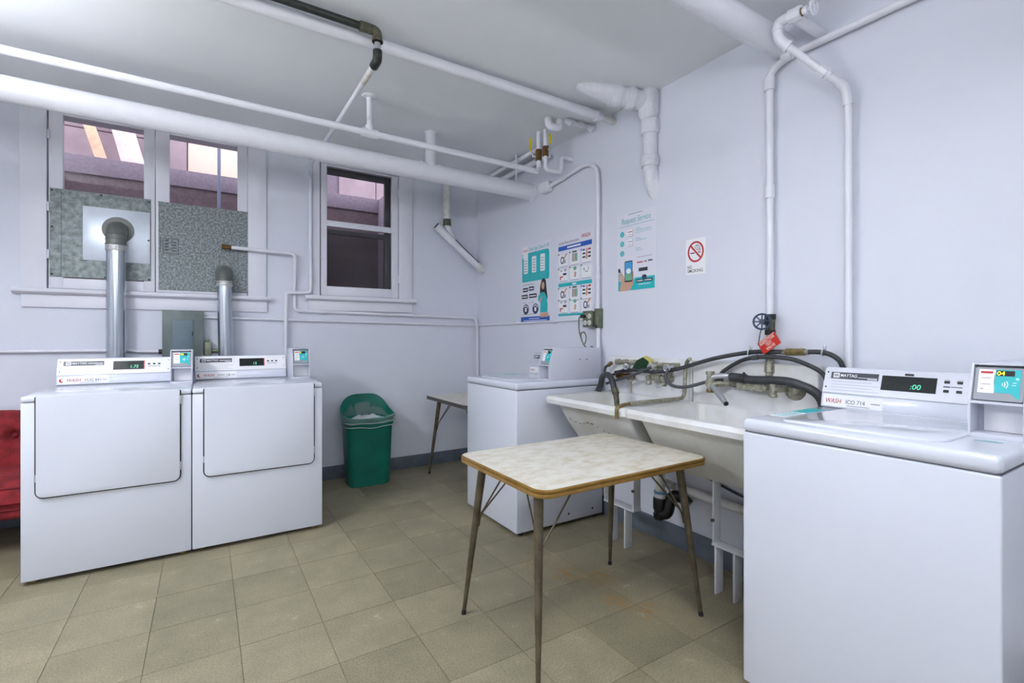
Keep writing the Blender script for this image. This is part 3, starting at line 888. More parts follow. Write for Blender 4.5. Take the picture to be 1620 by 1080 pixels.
# ================================================================= PIPES, CEILING AND WALLS
def pipe(name, label, pts, r, m='pipe', fr=0.03, cat='pipe', group=None, n=14):
    bm = B(); tube(bm, fillet(pts, fr), r, n)
    o = ob(name, bm, m)
    return tag(o, label, cat, group)
def collar(parent, a, b, r, m='pipe', name='collar', n=14, r1=None):
    bm = B(); cyl(bm, a, b, r, r1, n=n)
    return ob(name, bm, m, parent)
BIG = 'pipes under the ceiling'
p = pipe('ceiling_pipe', 'thick white drain pipe crossing in front of both windows', [(LW, 3.31, 2.418), (2.29, 3.31, 2.395)], 0.063, 'pipe', 0, group=BIG, n=28)
collar(p, (1.30, 3.31, 2.402), (1.46, 3.31, 2.401), 0.0655, n=28)
collar(p, (2.27, 3.31, 2.395), (2.289, 3.31, 2.395), 0.068, n=28, name='end_collar')
p = pipe('vent_riser', 'short white riser from the thick drain pipe to the ceiling', [(1.375, 3.285, 2.43), (1.375, 3.285, CZ)], 0.040, 'pipe', 0, group=BIG, n=22)
collar(p, (1.375, 3.285, CZ - 0.008), (1.375, 3.285, CZ), 0.047, name='ceiling_ring')
p = pipe('hanger_rod', 'thin white hanger rod above the drain pipe near the corner', [(2.125, 3.31, 2.44), (2.125, 3.31, CZ)], 0.007, 'pipe', 0, 'rod')
p = pipe('sprinkler_pipe', 'slim white pipe below the ceiling ending at the yellow valves', [(LW, 2.988, 2.472), (2.10, 2.975, 2.44)], 0.020, 'pipe', 0, group=BIG)
collar(p, (0.80, 2.988, 2.452), (0.90, 2.988, 2.451), 0.028, name='tee')
collar(p, (0.848, 2.988, 2.455), (0.848, 2.988, 2.495), 0.026, name='tee')
collar(p, (0.848, 2.988, 2.49), (0.848, 2.988, CZ), 0.017, name='drop_hanger')
bm = B(); lathe(bm, [(0.045, 0.0), (0.043, 0.006), (0.022, 0.014)], (0.848, 2.988, CZ), (0, 0, -1))
ob('ceiling_flange', bm, 'pipe', p)
p = pipe('heating_pipe', 'medium white pipe hugging the ceiling from top left to the corner', [(LW, 2.355, 2.632), (2.16, 2.36, 2.630)], 0.030, 'pipe', 0, group=BIG, n=20)
collar(p, (2.15, 2.36, 2.63), (2.29, 2.362, 2.63), 0.022, 'pipe_dirty', 'wall_sleeve')
collar(p, (2.12, 2.36, 2.63), (2.165, 2.36, 2.63), 0.035, 'pipe', 'coupling')
collar(p, (2.17, 2.36, 2.64), (2.17, 2.36, CZ), 0.010, 'pipe_dirty', 'hanger')
p = pipe('gas_pipe', 'black iron pipe beside the white heating pipe with elbow turning down', [(LW, 2.272, 2.640), (0.683, 2.272, 2.640), (0.683, 2.272, 2.585)], 0.017, 'iron', 0.03, group=BIG)
collar(p, (0.60, 2.272, 2.640), (0.645, 2.272, 2.640), 0.023, 'iron_green', 'elbow_collar')
bm = B(); tube(bm, fillet([(0.63, 2.272, 2.640), (0.683, 2.272, 2.640), (0.683, 2.272, 2.590)], 0.04), 0.0225)
ob('elbow', bm, 'iron_green', p)
collar(p, (0.683, 2.272, 2.600), (0.683, 2.272, 2.590), 0.026, 'iron_green', 'elbow_collar')
collar(p, (0.683, 2.272, 2.60), (0.683, 2.272, 2.52), 0.0145, 'steel', 'nipple')
bm = B(); tube(bm, fillet([(0.683, 2.272, 2.55), (0.683, 2.272, 2.505), (0.683, 2.33, 2.505)], 0.035), 0.0215)
ob('elbow', bm, 'iron', p)
p = pipe('branch_pipe', 'white pipe running from the black elbow to the wall between the windows', [(0.683, 2.32, 2.505), (0.683, 4.245, 2.535), (0.722, 4.248, 2.50), (0.724, 4.24, 1.562), (0.540, 4.235, 1.556), (0.536, 4.25, 0.62)], 0.0135, 'pipe', 0.03)
collar(p, (0.683, 2.33, 2.505), (0.683, 2.52, 2.508), 0.0150, 'pipe_dirty', 'worn_paint')
collar(p, (0.724, 4.25, 1.60), (0.724, 4.25, 1.66), 0.018)
collar(p, (0.55, 4.236, 1.556), (0.575, 4.236, 1.557), 0.017)
p = pipe('water_pipe', 'thin white pipe from the grey sheet, stepping below the right window to the corner', [(0.12, 4.205, 1.872), (0.604, 4.215, 1.868), (0.606, 4.265, 1.60), (0.606, 4.265, 1.412), (2.250, 4.25, 1.388), (2.262, 4.232, 1.30), (2.262, 4.232, 0.2)], 0.0135, 'pipe', 0.04)
bm = B(); cyl(bm, (0.098, 4.203, 1.873), (0.16, 4.206, 1.872), 0.019, 0.015, n=12)
ob('copper_tip', bm, 'copper', p)
for x in (0.80, 1.62): collar(p, (x, 4.247, 1.41 - (x - .6) * 0.0145), (x + 0.03, 4.247, 1.41 - (x - .57) * 0.0145), 0.017, name='strap')
p = pipe('conduit', 'thin white conduit from the grey panel along the wall to the corner', [(-0.015, 4.262, 1.346), (2.275, 4.262, 1.312)], 0.0095, 'pipe', 0)
for x in (0.17, 0.55): collar(p, (x, 4.262, 1.346 - x * 0.0149), (x + 0.035, 4.262, 1.3455 - x * 0.0149), 0.014, name='strap')
p = pipe('conduit', 'thin white conduit along the right wall below the posters', [(2.277, 4.262, 1.312), (2.277, 2.59, 1.327)], 0.0085, 'pipe', 0)
for y in (3.55, 3.0): collar(p, (2.277, y, 1.319), (2.277, y - 0.03, 1.319), 0.013, name='strap')
p = pipe('conduit', 'thin conduit entering the grey panel from the left', [(LW, 4.258, 1.118), (-0.45, 4.258, 1.108), (-0.40, 4.258, 1.100), (-0.262, 4.258, 1.098)], 0.0105, 'pipe', 0.05)
collar(p, (-0.50, 4.258, 1.108), (-0.47, 4.258, 1.108), 0.016, 'pipe_dirty', 'strap')
collar(p, (-0.285, 4.258, 1.098), (-0.258, 4.258, 1.098), 0.016, 'iron', 'locknut')
# waste branch in the corner
p = pipe('waste_branch', 'white vertical waste pipe coming down behind the thick drain', [(1.925, 4.205, CZ), (1.925, 4.205, 2.235)], 0.034, 'pipe_dirty', 0, group=BIG, n=20)
bm = B(); tube(bm, [(1.925, 4.205, 2.26), (1.935, 4.2, 2.20), (1.97, 4.19, 2.12)], 0.032)
ob('wye_branch', bm, 'pipe', p)
collar(p, (1.925, 4.205, 2.31), (1.925, 4.205, 2.245), 0.037, 'iron_green', 'rubber_coupling')
p = pipe('waste_pipe', 'sloping white waste pipe with open end running into the corner', [(1.825, 4.19, 2.222), (2.292, 4.165, 1.845)], 0.036, 'pipe', 0, group=BIG, n=20)
collar(p, (1.812, 4.1905, 2.2325), (1.845, 4.189, 2.206), 0.041, name='hub')
collar(p, (1.808, 4.1907, 2.2357), (1.8125, 4.1905, 2.2321), 0.033, 'iron', 'open_end')
collar(p, (1.96, 4.183, 2.113), (1.985, 4.182, 2.093), 0.040, name='hub')
collar(p, (2.235, 4.168, 1.891), (2.285, 4.165, 1.85), 0.041, 'pipe_dirty', 'wall_hub')
bm = B(); tube(bm, [(1.985, 4.145, 2.115), (2.23, 4.135, 1.915)], 0.004, 8)
ob('wire', bm, 'iron', p)
# valve cluster near the corner
p = pipe('valve_pipe', 'short white pipe with brass ball valve, left of the two yellow levers', [(2.03, 2.86, CZ), (2.03, 2.86, 2.435), (2.085, 2.94, 2.436)], 0.0165, 'pipe', 0.03)
collar(p, (2.03, 2.86, 2.47), (2.03, 2.86, 2.55), 0.0235, 'copper', 'ball_valve', n=8)
collar(p, (2.03, 2.86, 2.495), (2.00, 2.885, 2.505), 0.008, 'steel', 'valve_stem')
bm = B(); tube(bm, [(2.0, 2.885, 2.50), (1.992, 2.89, 2.53), (1.985, 2.895, 2.548)], 0.006, 8)
ob('lever_arm', bm, 'steel', p)
M = plane_M((1.983, 2.896, 2.542), (1, -0.45, 0), (0.0, 0, 1))
ob('lever', prism(B(), rrect(-0.009, 0.009, 0.0, 0.095, 0.006), -0.004, 0.004, 'z', M=M), 'yellow', p)
p = pipe('valve_pipe', 'white stepped pipe with brass ball valve, right of the two yellow levers', [(2.047, 2.80, CZ), (2.047, 2.80, 2.395), (2.185, 2.80, 2.398), (2.190, 2.80, 2.512), (2.289, 2.80, 2.510)], 0.0155, 'pipe', 0.03)
collar(p, (2.047, 2.80, 2.488), (2.047, 2.80, 2.558), 0.022, 'copper', 'ball_valve', n=8)
collar(p, (2.047, 2.80, 2.525), (2.065, 2.775, 2.540), 0.007, 'steel', 'valve_stem')
bm = B(); tube(bm, [(2.065, 2.775, 2.536), (2.068, 2.772, 2.575)], 0.005, 8); ob('lever_arm', bm, 'steel', p)
M = plane_M((2.068, 2.772, 2.57), (0.75, -0.6, 0), (0, 0, 1))
ob('lever', prism(B(), rrect(-0.009, 0.009, 0.0, 0.072, 0.006), -0.004, 0.004, 'z', M=M), 'yellow', p)
bm = B(); tube(bm, fillet([(1.955, 2.64, CZ), (1.957, 2.64, 2.622), (2.035, 2.625, 2.622), (2.037, 2.625, CZ)], 0.05), 0.026, 16)
tag(ob('return_bend', bm, 'pipe'), 'fat white U-shaped pipe bend above the yellow levers', 'pipe')
bm = B(); pts = [(2.05 + 0.03 * i, 2.575 - 0.002 * i, 2.658 - 0.006 * (i % 2)) for i in range(9)]
tube(bm, pts, [0.014 + 0.012 * ((i * 5) % 3) / 2 for i in range(9)], 12)
tag(ob('plastered_pipe', bm, 'plaster'), 'lumpy plastered-over pipe beside the white U-shaped bend', 'pipe')
p = pipe('corner_pipe', 'white pipe along the ceiling edge behind the yellow valves', [(2.235, 3.85, 2.612), (2.235, 3.02, 2.60)], 0.022, 'pipe', 0, group=BIG)
p2 = pipe('corner_pipe', 'white batten pipe just above the corner pipe at the ceiling edge', [(2.175, 3.85, 2.655), (2.175, 3.05, 2.655)], 0.018, 'pipe', 0, group=BIG)
# conduit with box on the right wall
bx = ob('junction_box', box(B(), 2.235, 2.288, 3.03, 3.14, 2.335, 2.415, 0.008), 'pipe')
tag(bx, 'small white junction box next to the end of the thick drain pipe', 'junction box')
ob('cover', box(B(), 2.228, 2.2355, 3.036, 3.134, 2.341, 2.409, 0.003), 'pipe', bx)
p = pipe('conduit', 'white conduit arching from the junction box down to the outlet', [(2.262, 3.03, 2.375), (2.262, 2.80, 2.398), (2.262, 2.62, 2.42), (2.262, 2.50, 2.37), (2.262, 2.49, 2.22), (2.262, 2.49, 1.38)], 0.0135, 'pipe', 0.11)
collar(p, (2.262, 2.90, 2.388), (2.262, 2.86, 2.392), 0.0165)
collar(p, (2.262, 2.49, 1.60), (2.262, 2.49, 1.63), 0.018)
p = pipe('conduit', 'white conduit below the outlet behind the far washer', [(2.262, 2.487, 1.285), (2.262, 2.487, 0.3)], 0.0135, 'pipe', 0)
# painted soil stack
st = empty('soil_stack', (2.25, 2.03, 2.08))
tag(st, 'lumpy white soil pipe from the ceiling bending down into the wall', 'pipe')
bm = B(); tube(bm, [(1.86, 2.215, 2.712), (1.93, 2.18, 2.68), (2.05, 2.125, 2.645), (2.25, 2.04, 2.615)], [0.05, 0.058, 0.06, 0.058], 20)
ob('horizontal_pipe', bm, 'plaster', st)
for a, b in (((2.035, 2.132, 2.648), (2.085, 2.11, 2.640)), ((2.125, 2.093, 2.634), (2.165, 2.076, 2.628))):
    bm = B(); cyl(bm, a, b, 0.069, n=20); ob('hub', bm, 'plaster', st)
ob('boxed_bend', box(B(), 2.195, 2.30, 1.972, 2.088, 2.50, 2.70, 0.045, 4), 'plaster', st)
bm = B(); tube(bm, [(2.262, 2.03, 2.54), (2.262, 2.03, 2.22), (2.285, 2.03, 2.13), (2.345, 2.03, 2.05)], [0.043, 0.043, 0.048, 0.055], 20)
ob('vertical_pipe', bm, 'plaster', st)
for a, b in ((2.505, 2.42), (2.29, 2.225)):
    bm = B(); lathe(bm, [(0.05, 0), (0.056, 0.012), (0.056, (a - b) - 0.012), (0.05, a - b)], (2.26, 2.03, b)); ob('hub', bm, 'plaster', st)
# pipes top right
p = pipe('ceiling_pipe', 'thick white pipe entering the right wall at the top of the picture', [(LW, 1.245, 2.555), (2.29, 1.245, 2.555)], 0.058, 'pipe', 0, group=BIG, n=28)
p = pipe('riser_pipe', 'white riser on the right wall bending along the ceiling, above the red tag', [(2.262, 0.10, 2.478), (2.262, 1.20, 2.492), (2.262, 1.297, 2.46), (2.262, 1.295, 1.305)], 0.0165, 'pipe', 0.05)
collar(p, (2.262, 1.2965, 2.43), (2.262, 1.2965, 2.37), 0.024, name='elbow_hub')
collar(p, (2.262, 1.296, 1.92), (2.262, 1.296, 1.86), 0.0215)
collar(p, (2.262, 1.235, 2.494), (2.262, 1.19, 2.493), 0.0235, name='elbow_hub')
p = pipe('sprinkler_drop', 'white pipe slanting from the ceiling valve to a long drop by the near washer', [(2.075, 1.13, 2.545), (2.075, 1.152, 2.545), (2.075, 1.150, 2.475), (2.235, 0.965, 2.235), (2.25, 0.958, 2.17), (2.272, 0.965, 0.4)], 0.0145, 'pipe', 0.025)
def on_slant(t): return V((2.075, 1.150, 2.475)).lerp(V((2.235, 0.965, 2.235)), t)
collar(p, on_slant(0.62), on_slant(0.72), 0.0225, name='union', n=8)
collar(p, on_slant(0.745), on_slant(0.775), 0.019, name='union_ring')
bm = B(); tube(bm, fillet([on_slant(0.90), (2.236, 0.963, 2.233), (2.251, 0.959, 2.165)], 0.03), 0.0195); ob('elbow', bm, 'pipe', p)
bm = B(); tube(bm, fillet([(2.075, 1.115, 2.548), (2.075, 1.153, 2.548), (2.075, 1.152, 2.478), on_slant(0.14)], 0.03), 0.021); ob('elbow', bm, 'pipe', p)
for a, b in (((2.075, 1.153, 2.525), (2.075, 1.153, 2.510)), (on_slant(0.12), on_slant(0.16))): collar(p, a, b, 0.0245, name='elbow_bead')
vv = pipe('gate_valve', 'white-painted gate valve with handwheel at the ceiling, top right', [(2.075, 1.125, 2.548), (2.075, 1.06, 2.543)], 0.02, 'pipe', 0, 'valve')
collar(vv, (2.075, 1.105, 2.545), (2.075, 1.055, 2.541), 0.028, 'pipe', 'valve_body', 8)
collar(vv, (2.07, 1.085, 2.542), (2.285, 1.075, 2.525), 0.022, 'pipe', 'wall_branch', 12)
collar(vv, (2.075, 1.06, 2.541), (2.075, 1.005, 2.535), 0.008, 'pipe', 'stem', 10)
collar(vv, (2.075, 1.050, 2.540), (2.075, 1.030, 2.538), 0.015, 'pipe', 'packing_nut', 6)
collar(vv, (2.075, 1.056, 2.5405), (2.075, 1.051, 2.540), 0.017, 'brass', 'gland_ring', 12)
bm = B(); torus(bm, (2.075, 1.008, 2.5355), (0, 1, 0.05), 0.027, 0.005)
for k in range(4):
    a = k * PI / 2 + 0.4
    cyl(bm, (2.075, 1.008, 2.5355), (2.075 + 0.027 * math.cos(a), 1.008, 2.5355 + 0.027 * math.sin(a)), 0.0038, n=8)
ob('handwheel', bm, 'pipe', vv)
# test valve under the riser
tv = pipe('test_valve', 'weathered brass valve with blue handwheel below the white riser', [(2.255, 1.29, 1.31), (2.255, 1.29, 1.12)], 0.017, 'oldtap', 0, 'valve')
collar(tv, (2.255, 1.29, 1.31), (2.255, 1.29, 1.285), 0.025, 'iron', 'hex_collar', 8)
collar(tv, (2.255, 1.29, 1.285), (2.255, 1.29, 1.235), 0.021, 'iron_green', 'valve_body', 16)
collar(tv, (2.255, 1.29, 1.235), (2.255, 1.29, 1.212), 0.024, 'iron', 'hex_collar', 8)
collar(tv, (2.255, 1.29, 1.262), (2.195, 1.29, 1.272), 0.011, 'iron', 'bonnet', 10)
bm = B()
ax = V((-0.88, -0.42, 0.12)).normalized()
c = V((2.19, 1.292, 1.274))
torus(bm, c, ax, 0.036, 0.0045, 16)
x_, y_ = frame_of(ax)
for k in range(8):
    a = k * PI / 4
    cyl(bm, c, c + (x_ * math.cos(a) + y_ * math.sin(a)) * 0.036, 0.0032, n=6)
lathe(bm, [(0.012, -0.006), (0.012, 0.008)], c, ax, 10)
ob('handwheel', bm, 'valve_blue', tv)
collar(tv, (2.255, 1.29, 1.14), (2.255, 1.29, 1.10), 0.024, 'oldtap', 'coupling', 12)
collar(tv, (2.252, 1.289, 1.10), (2.246, 1.287, 1.06), 0.020, 'oldtap', 'reducer', 12)
collar(tv, (2.246, 1.287, 1.068), (2.24, 1.285, 1.035), 0.023, 'oldtap', 'tail_nut', 8)
collar(tv, (2.24, 1.285, 1.035), (2.238, 1.285, 1.02), 0.015, 'oldtap', 'tail_end', 12)
tg = empty('warning_tag', (2.18, 1.29, 1.13))
tag(tg, 'red tag lettered in white hanging from the blue handwheel', 'tag')
rot = math.radians(32)
Mt = plane_M((2.185, 1.307, 1.165), (-0.18, -math.cos(rot), math.sin(rot)), (0.02, math.sin(rot), math.cos(rot)))
ob('tag_plate', prism(B(), rrect(0.0, 0.108, -0.052, 0.008, 0.003), -0.001, 0.001, 'z', M=Mt), 'tag', tg)
flat('tag_border', tg, 'tagtext', Mt, rect(0.004, 0.104, 0.0035, 0.0055), 0.0003, 0.0012)
text('tag_lettering', tg, 'tagtext', Mt, 'INSPECTOR', 0.008, -0.0125, 0.0185, bold=0.01, width=0.09, z=0.0015)
text('tag_lettering', tg, 'tagtext', Mt, 'TEST', 0.035, -0.029, 0.0185, bold=0.01, width=0.038, z=0.0015)
text('tag_lettering', tg, 'tagtext', Mt, 'VALVE', 0.028, -0.046, 0.0185, bold=0.01, width=0.052, z=0.0015)
bm = B(); tube(bm, spline([(2.19, 1.295, 1.24), (2.186, 1.300, 1.21), (2.183, 1.305, 1.165)]), 0.0022, 8)
ob('chain', bm, 'iron', tg)

# ================================================================= TAPS, HOSES, TUB ACCESSORIES
def hose(label, pts, r, m='rubber', seg=8, group='washing machine hoses'):
    bm = B(); tube(bm, spline(pts, seg), r, 12)
    return tag(ob('rubber_hose', bm, m), label, 'hose', group)
h = hose('long black hose rising from the left tub past the red tag to the near washer', [(2.20, 2.26, 0.977), (2.19, 2.116, 1.000), (2.165, 2.0, 1.002), (2.165, 1.874, 1.006), (2.19, 1.765, 1.028), (2.20, 1.55, 1.092), (2.215, 1.368, 1.128), (2.20, 1.254, 1.134), (2.20, 1.141, 1.136), (2.21, 1.037, 1.137), (2.225, 0.985, 1.11), (2.24, 0.965, 1.06), (2.258, 0.92, 1.0), (2.275, 0.90, 0.90)], 0.0105)
collar(h, (2.20, 1.185, 1.135), (2.20, 1.105, 1.137), 0.016, 'brass', 'brass_coupling', 8)
collar(h, (2.20, 1.20, 1.134), (2.20, 1.09, 1.1372), 0.0125, 'oldtap', 'ferrule', 10)
for y, z in ((1.368, 1.128), (1.037, 1.137)):
    bm = B(); torus(bm, (2.212, y, z), (0, 1, 0.1), 0.0135, 0.003, 16, 6); box(bm, 2.222, 2.227, y - 0.006, y + 0.006, z + 0.008, z + 0.032, 0.001)
    ob('hose_strap', bm, 'steel', h)
h = hose('short black hose looped below the left end of the left tap', [(2.20, 2.300, 1.03), (2.19, 2.338, 1.005), (2.185, 2.338, 0.965), (2.185, 2.30, 0.955), (2.18, 2.223, 0.975), (2.18, 2.14, 1.012)], 0.0085)
collar(h, (2.20, 2.292, 1.036), (2.196, 2.32, 1.019), 0.0125, 'brass', 'ferrule', 10)
collar(h, (2.185, 2.318, 0.9575), (2.184, 2.29, 0.9575), 0.0125, 'brass', 'ferrule', 10)
h = hose('grey hose crossing the left tub from the far washer to the left tap', [(2.165, 2.30, 0.905), (2.15, 2.203, 0.933), (2.14, 2.046, 0.979), (2.15, 1.925, 1.027)], 0.0088, 'rubber_grey')
h = hose('grey hose sagging between the left tap and the right tap', [(2.16, 1.805, 1.025), (2.14, 1.812, 0.985), (2.13, 1.765, 0.943), (2.14, 1.68, 0.938), (2.18, 1.575, 0.972), (2.20, 1.50, 0.985)], 0.0088, 'rubber_grey')
h = hose('black hose arching over the right tap to the near washer', [(2.22, 1.53, 1.005), (2.215, 1.50, 1.035), (2.21, 1.411, 1.085), (2.195, 1.315, 1.108), (2.195, 1.196, 1.109), (2.20, 1.114, 1.090), (2.22, 1.037, 1.040), (2.24, 1.03, 0.95), (2.262, 1.03, 0.8)], 0.0098)
collar(h, (2.20, 1.342, 1.104), (2.196, 1.315, 1.108), 0.0125, 'rubber_grey', 'ferrule', 10)
h = hose('thick black drain hose hooked from the far washer into the left tub', [(2.14, 2.40, 0.80), (2.14, 2.335, 0.885), (2.12, 2.29, 0.95), (2.10, 2.22, 0.968), (2.085, 2.168, 0.935), (2.08, 2.14, 0.87)], 0.019)
collar(h, (2.082, 2.147, 0.89), (2.078, 2.128, 0.86), 0.021, 'iron_green', 'clamp', 10)
bm = B(); tube(bm, [(2.079, 2.132, 0.865), (2.073, 2.118, 0.82), (2.07, 2.11, 0.77)], [0.018, 0.017, 0.015], 12)
ob('hose_end', bm, 'iron_green', h)
h = hose('thick black drain hose from the near washer above the right tub', [(2.185, 1.43, 1.004), (2.18, 1.335, 1.000), (2.175, 1.21, 1.006), (2.18, 1.142, 1.0), (2.20, 1.063, 0.965), (2.215, 1.035, 0.90), (2.225, 1.031, 0.75)], 0.020)
collar(h, (2.185, 1.445, 1.005), (2.183, 1.385, 1.003), 0.023, 'rubber', 'hose_cuff', 14)
bm = B(); torus(bm, (2.182, 1.37, 1.002), (0, 1, 0.02), 0.022, 0.003, 18, 6); cyl(bm, (2.172, 1.37, 1.02), (2.172, 1.37, 1.034), 0.006, n=8)
ob('hose_clamp', bm, 'iron', h)
# left tap
tp = empty('wall_tap', (2.235, 2.0, 0.95))
tag(tp, 'scaled brass two-valve tap on the back of the left tub, under the sponge', 'tap', 'taps over the tubs')
bm = B(); cyl(bm, (2.235, 2.005, 1.035), (2.235, 1.80, 1.043), 0.014, n=12)
for y in (1.985, 1.93, 1.83): cyl(bm, (2.235, y, 1.035), (2.235, y - 0.035, 1.037), 0.019, n=8)
ob('supply_bar', bm, 'oldtap', tp)
for y in (1.965, 1.855):
    bm = B(); cyl(bm, (2.25, y, 1.035), (2.21, y, 0.965), 0.015, n=12); cyl(bm, (2.245, y, 0.965), (2.165, y, 0.965), 0.019, 0.016, n=12); cyl(bm, (2.18, y, 0.965), (2.18, y, 0.935), 0.013, 0.015, n=12)
    v_ = ob('valve_body', bm, 'oldtap', tp)
    bm = B(); lathe(bm, [(0.012, 0), (0.016, 0.006), (0.014, 0.018), (0.009, 0.02)], (2.18, y, 0.925)); ob('outlet_nut', bm, 'oldtap', v_)
bm = B(); cyl(bm, (2.20, 1.965, 0.965), (2.20, 1.855, 0.965), 0.016, n=12); cyl(bm, (2.20, 1.93, 0.966), (2.20, 1.89, 0.966), 0.022, n=8)
ob('bridge', bm, 'oldtap', tp)
for y in (1.93, 1.815):
    bm = B()
    cyl(bm, (2.20, y, 1.035), (2.155, y, 1.03), 0.008, n=8)
    torus(bm, (2.155, y, 1.03), (1, 0.2, 0), 0.017, 0.005, 16, 8)
    cyl(bm, (2.155, y - 0.017, 1.03), (2.155, y + 0.017, 1.03), 0.004, n=6); cyl(bm, (2.155, y, 1.013), (2.155, y, 1.047), 0.004, n=6)
    ob('cross_handle', bm, 'steel', tp)
# small upper tap far left
tq = empty('hose_tap', (2.25, 2.2, 0.95))
tag(tq, 'corroded brass hose tap at the far left end of the left tub', 'tap', 'taps over the tubs')
bm = B(); cyl(bm, (2.235, 2.29, 1.042), (2.235, 2.115, 1.046), 0.013, n=12)
for y in (2.285, 2.22, 2.15): cyl(bm, (2.235, y, 1.043), (2.235, y - 0.03, 1.044), 0.018, n=8)
cyl(bm, (2.235, 2.19, 1.043), (2.235, 2.18, 0.975), 0.012, n=12); cyl(bm, (2.262, 2.13, 1.045), (2.225, 2.10, 1.043), 0.018, n=8)
ob('supply_bar', bm, 'oldtap', tq)
bm = B(); cyl(bm, (2.225, 2.27, 0.955), (2.225, 2.13, 0.958), 0.015, n=14)
for k in range(9): torus(bm, (2.225, 2.26 - 0.015 * k, 0.956), (0, 1, 0), 0.014, 0.004, 14, 6)
ob('rusty_spring_body', bm, 'copper', tq)
bm = B(); cyl(bm, (2.215, 2.145, 1.03), (2.17, 2.14, 1.02), 0.007, n=8); torus(bm, (2.17, 2.14, 1.02), (1, 0.3, 0.2), 0.015, 0.005, 14, 8)
ob('handle', bm, 'steel', tq)
bm = B(); tube(bm, spline([(2.225, 2.14, 0.958), (2.19, 2.115, 0.95), (2.175, 2.11, 0.925)]), 0.012, 12)
ob('outlet_elbow', bm, 'oldtap', tq)
# right tap with spout
tr = empty('spout_tap', (2.235, 1.46, 0.93))
tag(tr, 'chrome tap with a straight spout over the right tub', 'tap', 'taps over the tubs')
bm = B(); tube(bm, fillet([(2.245, 1.46, 1.0), (2.19, 1.46, 1.01), (2.165, 1.53, 1.005), (2.16, 1.545, 0.985)], 0.03), 0.014, 12)
ob('supply_arm', bm, 'steel', tr)
bm = B(); torus(bm, (2.238, 1.455, 0.975), (1, 0, 0), 0.03, 0.007, 20, 8); ob('escutcheon', bm, 'steel', tr)
bm = B(); cyl(bm, (2.16, 1.545, 1.015), (2.16, 1.545, 0.935), 0.017, n=8); cyl(bm, (2.16, 1.545, 0.985), (2.16, 1.545, 0.955), 0.023, n=12); cyl(bm, (2.16, 1.545, 1.012), (2.16, 1.545, 1.028), 0.022, n=8)
vb = ob('valve_body', bm, 'oldtap', tr)
cyl(bm := B(), (2.16, 1.545, 0.935), (2.16, 1.545, 0.922), 0.019, n=12); ob('hex_nut', bm, 'brass', vb)
bm = B(); cyl(bm, (2.16, 1.535, 0.965), (2.235, 1.46, 0.972), 0.014, n=12); ob('cross_arm', bm, 'oldtap', tr)
bm = B(); p0, p1 = V((2.155, 1.53, 0.955)), V((2.05, 1.382, 0.892))
cyl(bm, p0, p1, 0.0125, 0.0135, n=16)
sp_ = ob('spout', bm, 'steel', tr)
cyl(bm := B(), p1, p1 + (p1 - p0).normalized() * 0.002, 0.0105, n=14); ob('spout_mouth', bm, 'dark', sp_)
# soap dish and bibcock further right on the tub back
bm = B()
prism(bm, rrect(1.27, 1.425, 0.945, 0.985, 0.018), 2.19, 2.246, 'x', 0.006)
sd = tag(ob('soap_dish', bm, 'oldtap'), 'grimy oblong soap dish below the thick black hose', 'soap dish')
ob('soap_lip', box(B(), 2.183, 2.19, 1.275, 1.42, 0.972, 0.984, 0.003), 'oldtap', sd)
bc = empty('bibcock', (2.22, 1.21, 0.94))
tag(bc, 'small brass bibcock under the thick black hose near the near washer', 'tap', 'taps over the tubs')
bm = B(); cyl(bm, (2.246, 1.19, 0.965), (2.165, 1.225, 0.968), 0.016, n=12); cyl(bm, (2.165, 1.225, 0.99), (2.165, 1.225, 0.94), 0.014, n=12)
b1 = ob('bibcock_body', bm, 'oldtap', bc)
bm = B(); lathe(bm, [(0.014, 0), (0.019, 0.004), (0.018, 0.012), (0.013, 0.016)], (2.165, 1.225, 0.93)); ob('outlet_ring', bm, 'oldtap', b1)
bm = B(); lathe(bm, [(0.05, 0.0), (0.045, 0.008), (0.03, 0.022), (0.016, 0.03)], (2.246, 1.17, 0.965), (-1, 0, 0)); ob('wall_plate', bm, 'oldtap', b1)
# scrub sponge
M = plane_M((2.205, 2.115, 1.006), (0.1, -0.93, 0.32), (0.05, 0.33, 0.94))
sg = empty('scrub_sponge', (2.205, 2.04, 1.0))
tag(sg, 'green and yellow scrubbing sponge tucked behind the left tap', 'sponge')
ob('scouring_pad', prism(B(), [(0, 0.0), (0.12, -0.03), (0.125, 0.012), (0.095, 0.045), (0.05, 0.04)], 0.0, 0.012, 'z', 0.002, M=M), 'sponge_g', sg)
ob('sponge_block', prism(B(), [(0.03, 0.0), (0.13, -0.02), (0.145, 0.018), (0.11, 0.052), (0.06, 0.045)], -0.022, 0.0, 'z', 0.004, M=M), 'sponge_y', sg)
# bent strip lying over the joint of the tubs
bm = B()
tube(bm, fillet([(1.712, 1.748, 0.80), (1.708, 1.747, 0.858), (1.76, 1.745, 0.866), (1.80, 1.745, 0.866)], 0.02), 0.0095, 12)
rdp = ob('bent_tube', bm, 'brass')
tag(rdp, 'bent metal tube hooked over the rim between the two tubs', 'tube')
bm = B(); box(bm, 1.795, 2.16, 1.732, 1.757, 0.857, 0.877, 0.002)
ob('channel_strip', bm, 'oldtap', rdp)
bm = B(); tube(bm, fillet([(2.14, 1.743, 0.866), (2.205, 1.738, 0.872), (2.215, 1.735, 1.05), (2.20, 1.71, 1.078), (2.185, 1.685, 1.085)], 0.03), 0.0105, 12)
ob('upright_tube', bm, 'oldtap', rdp)
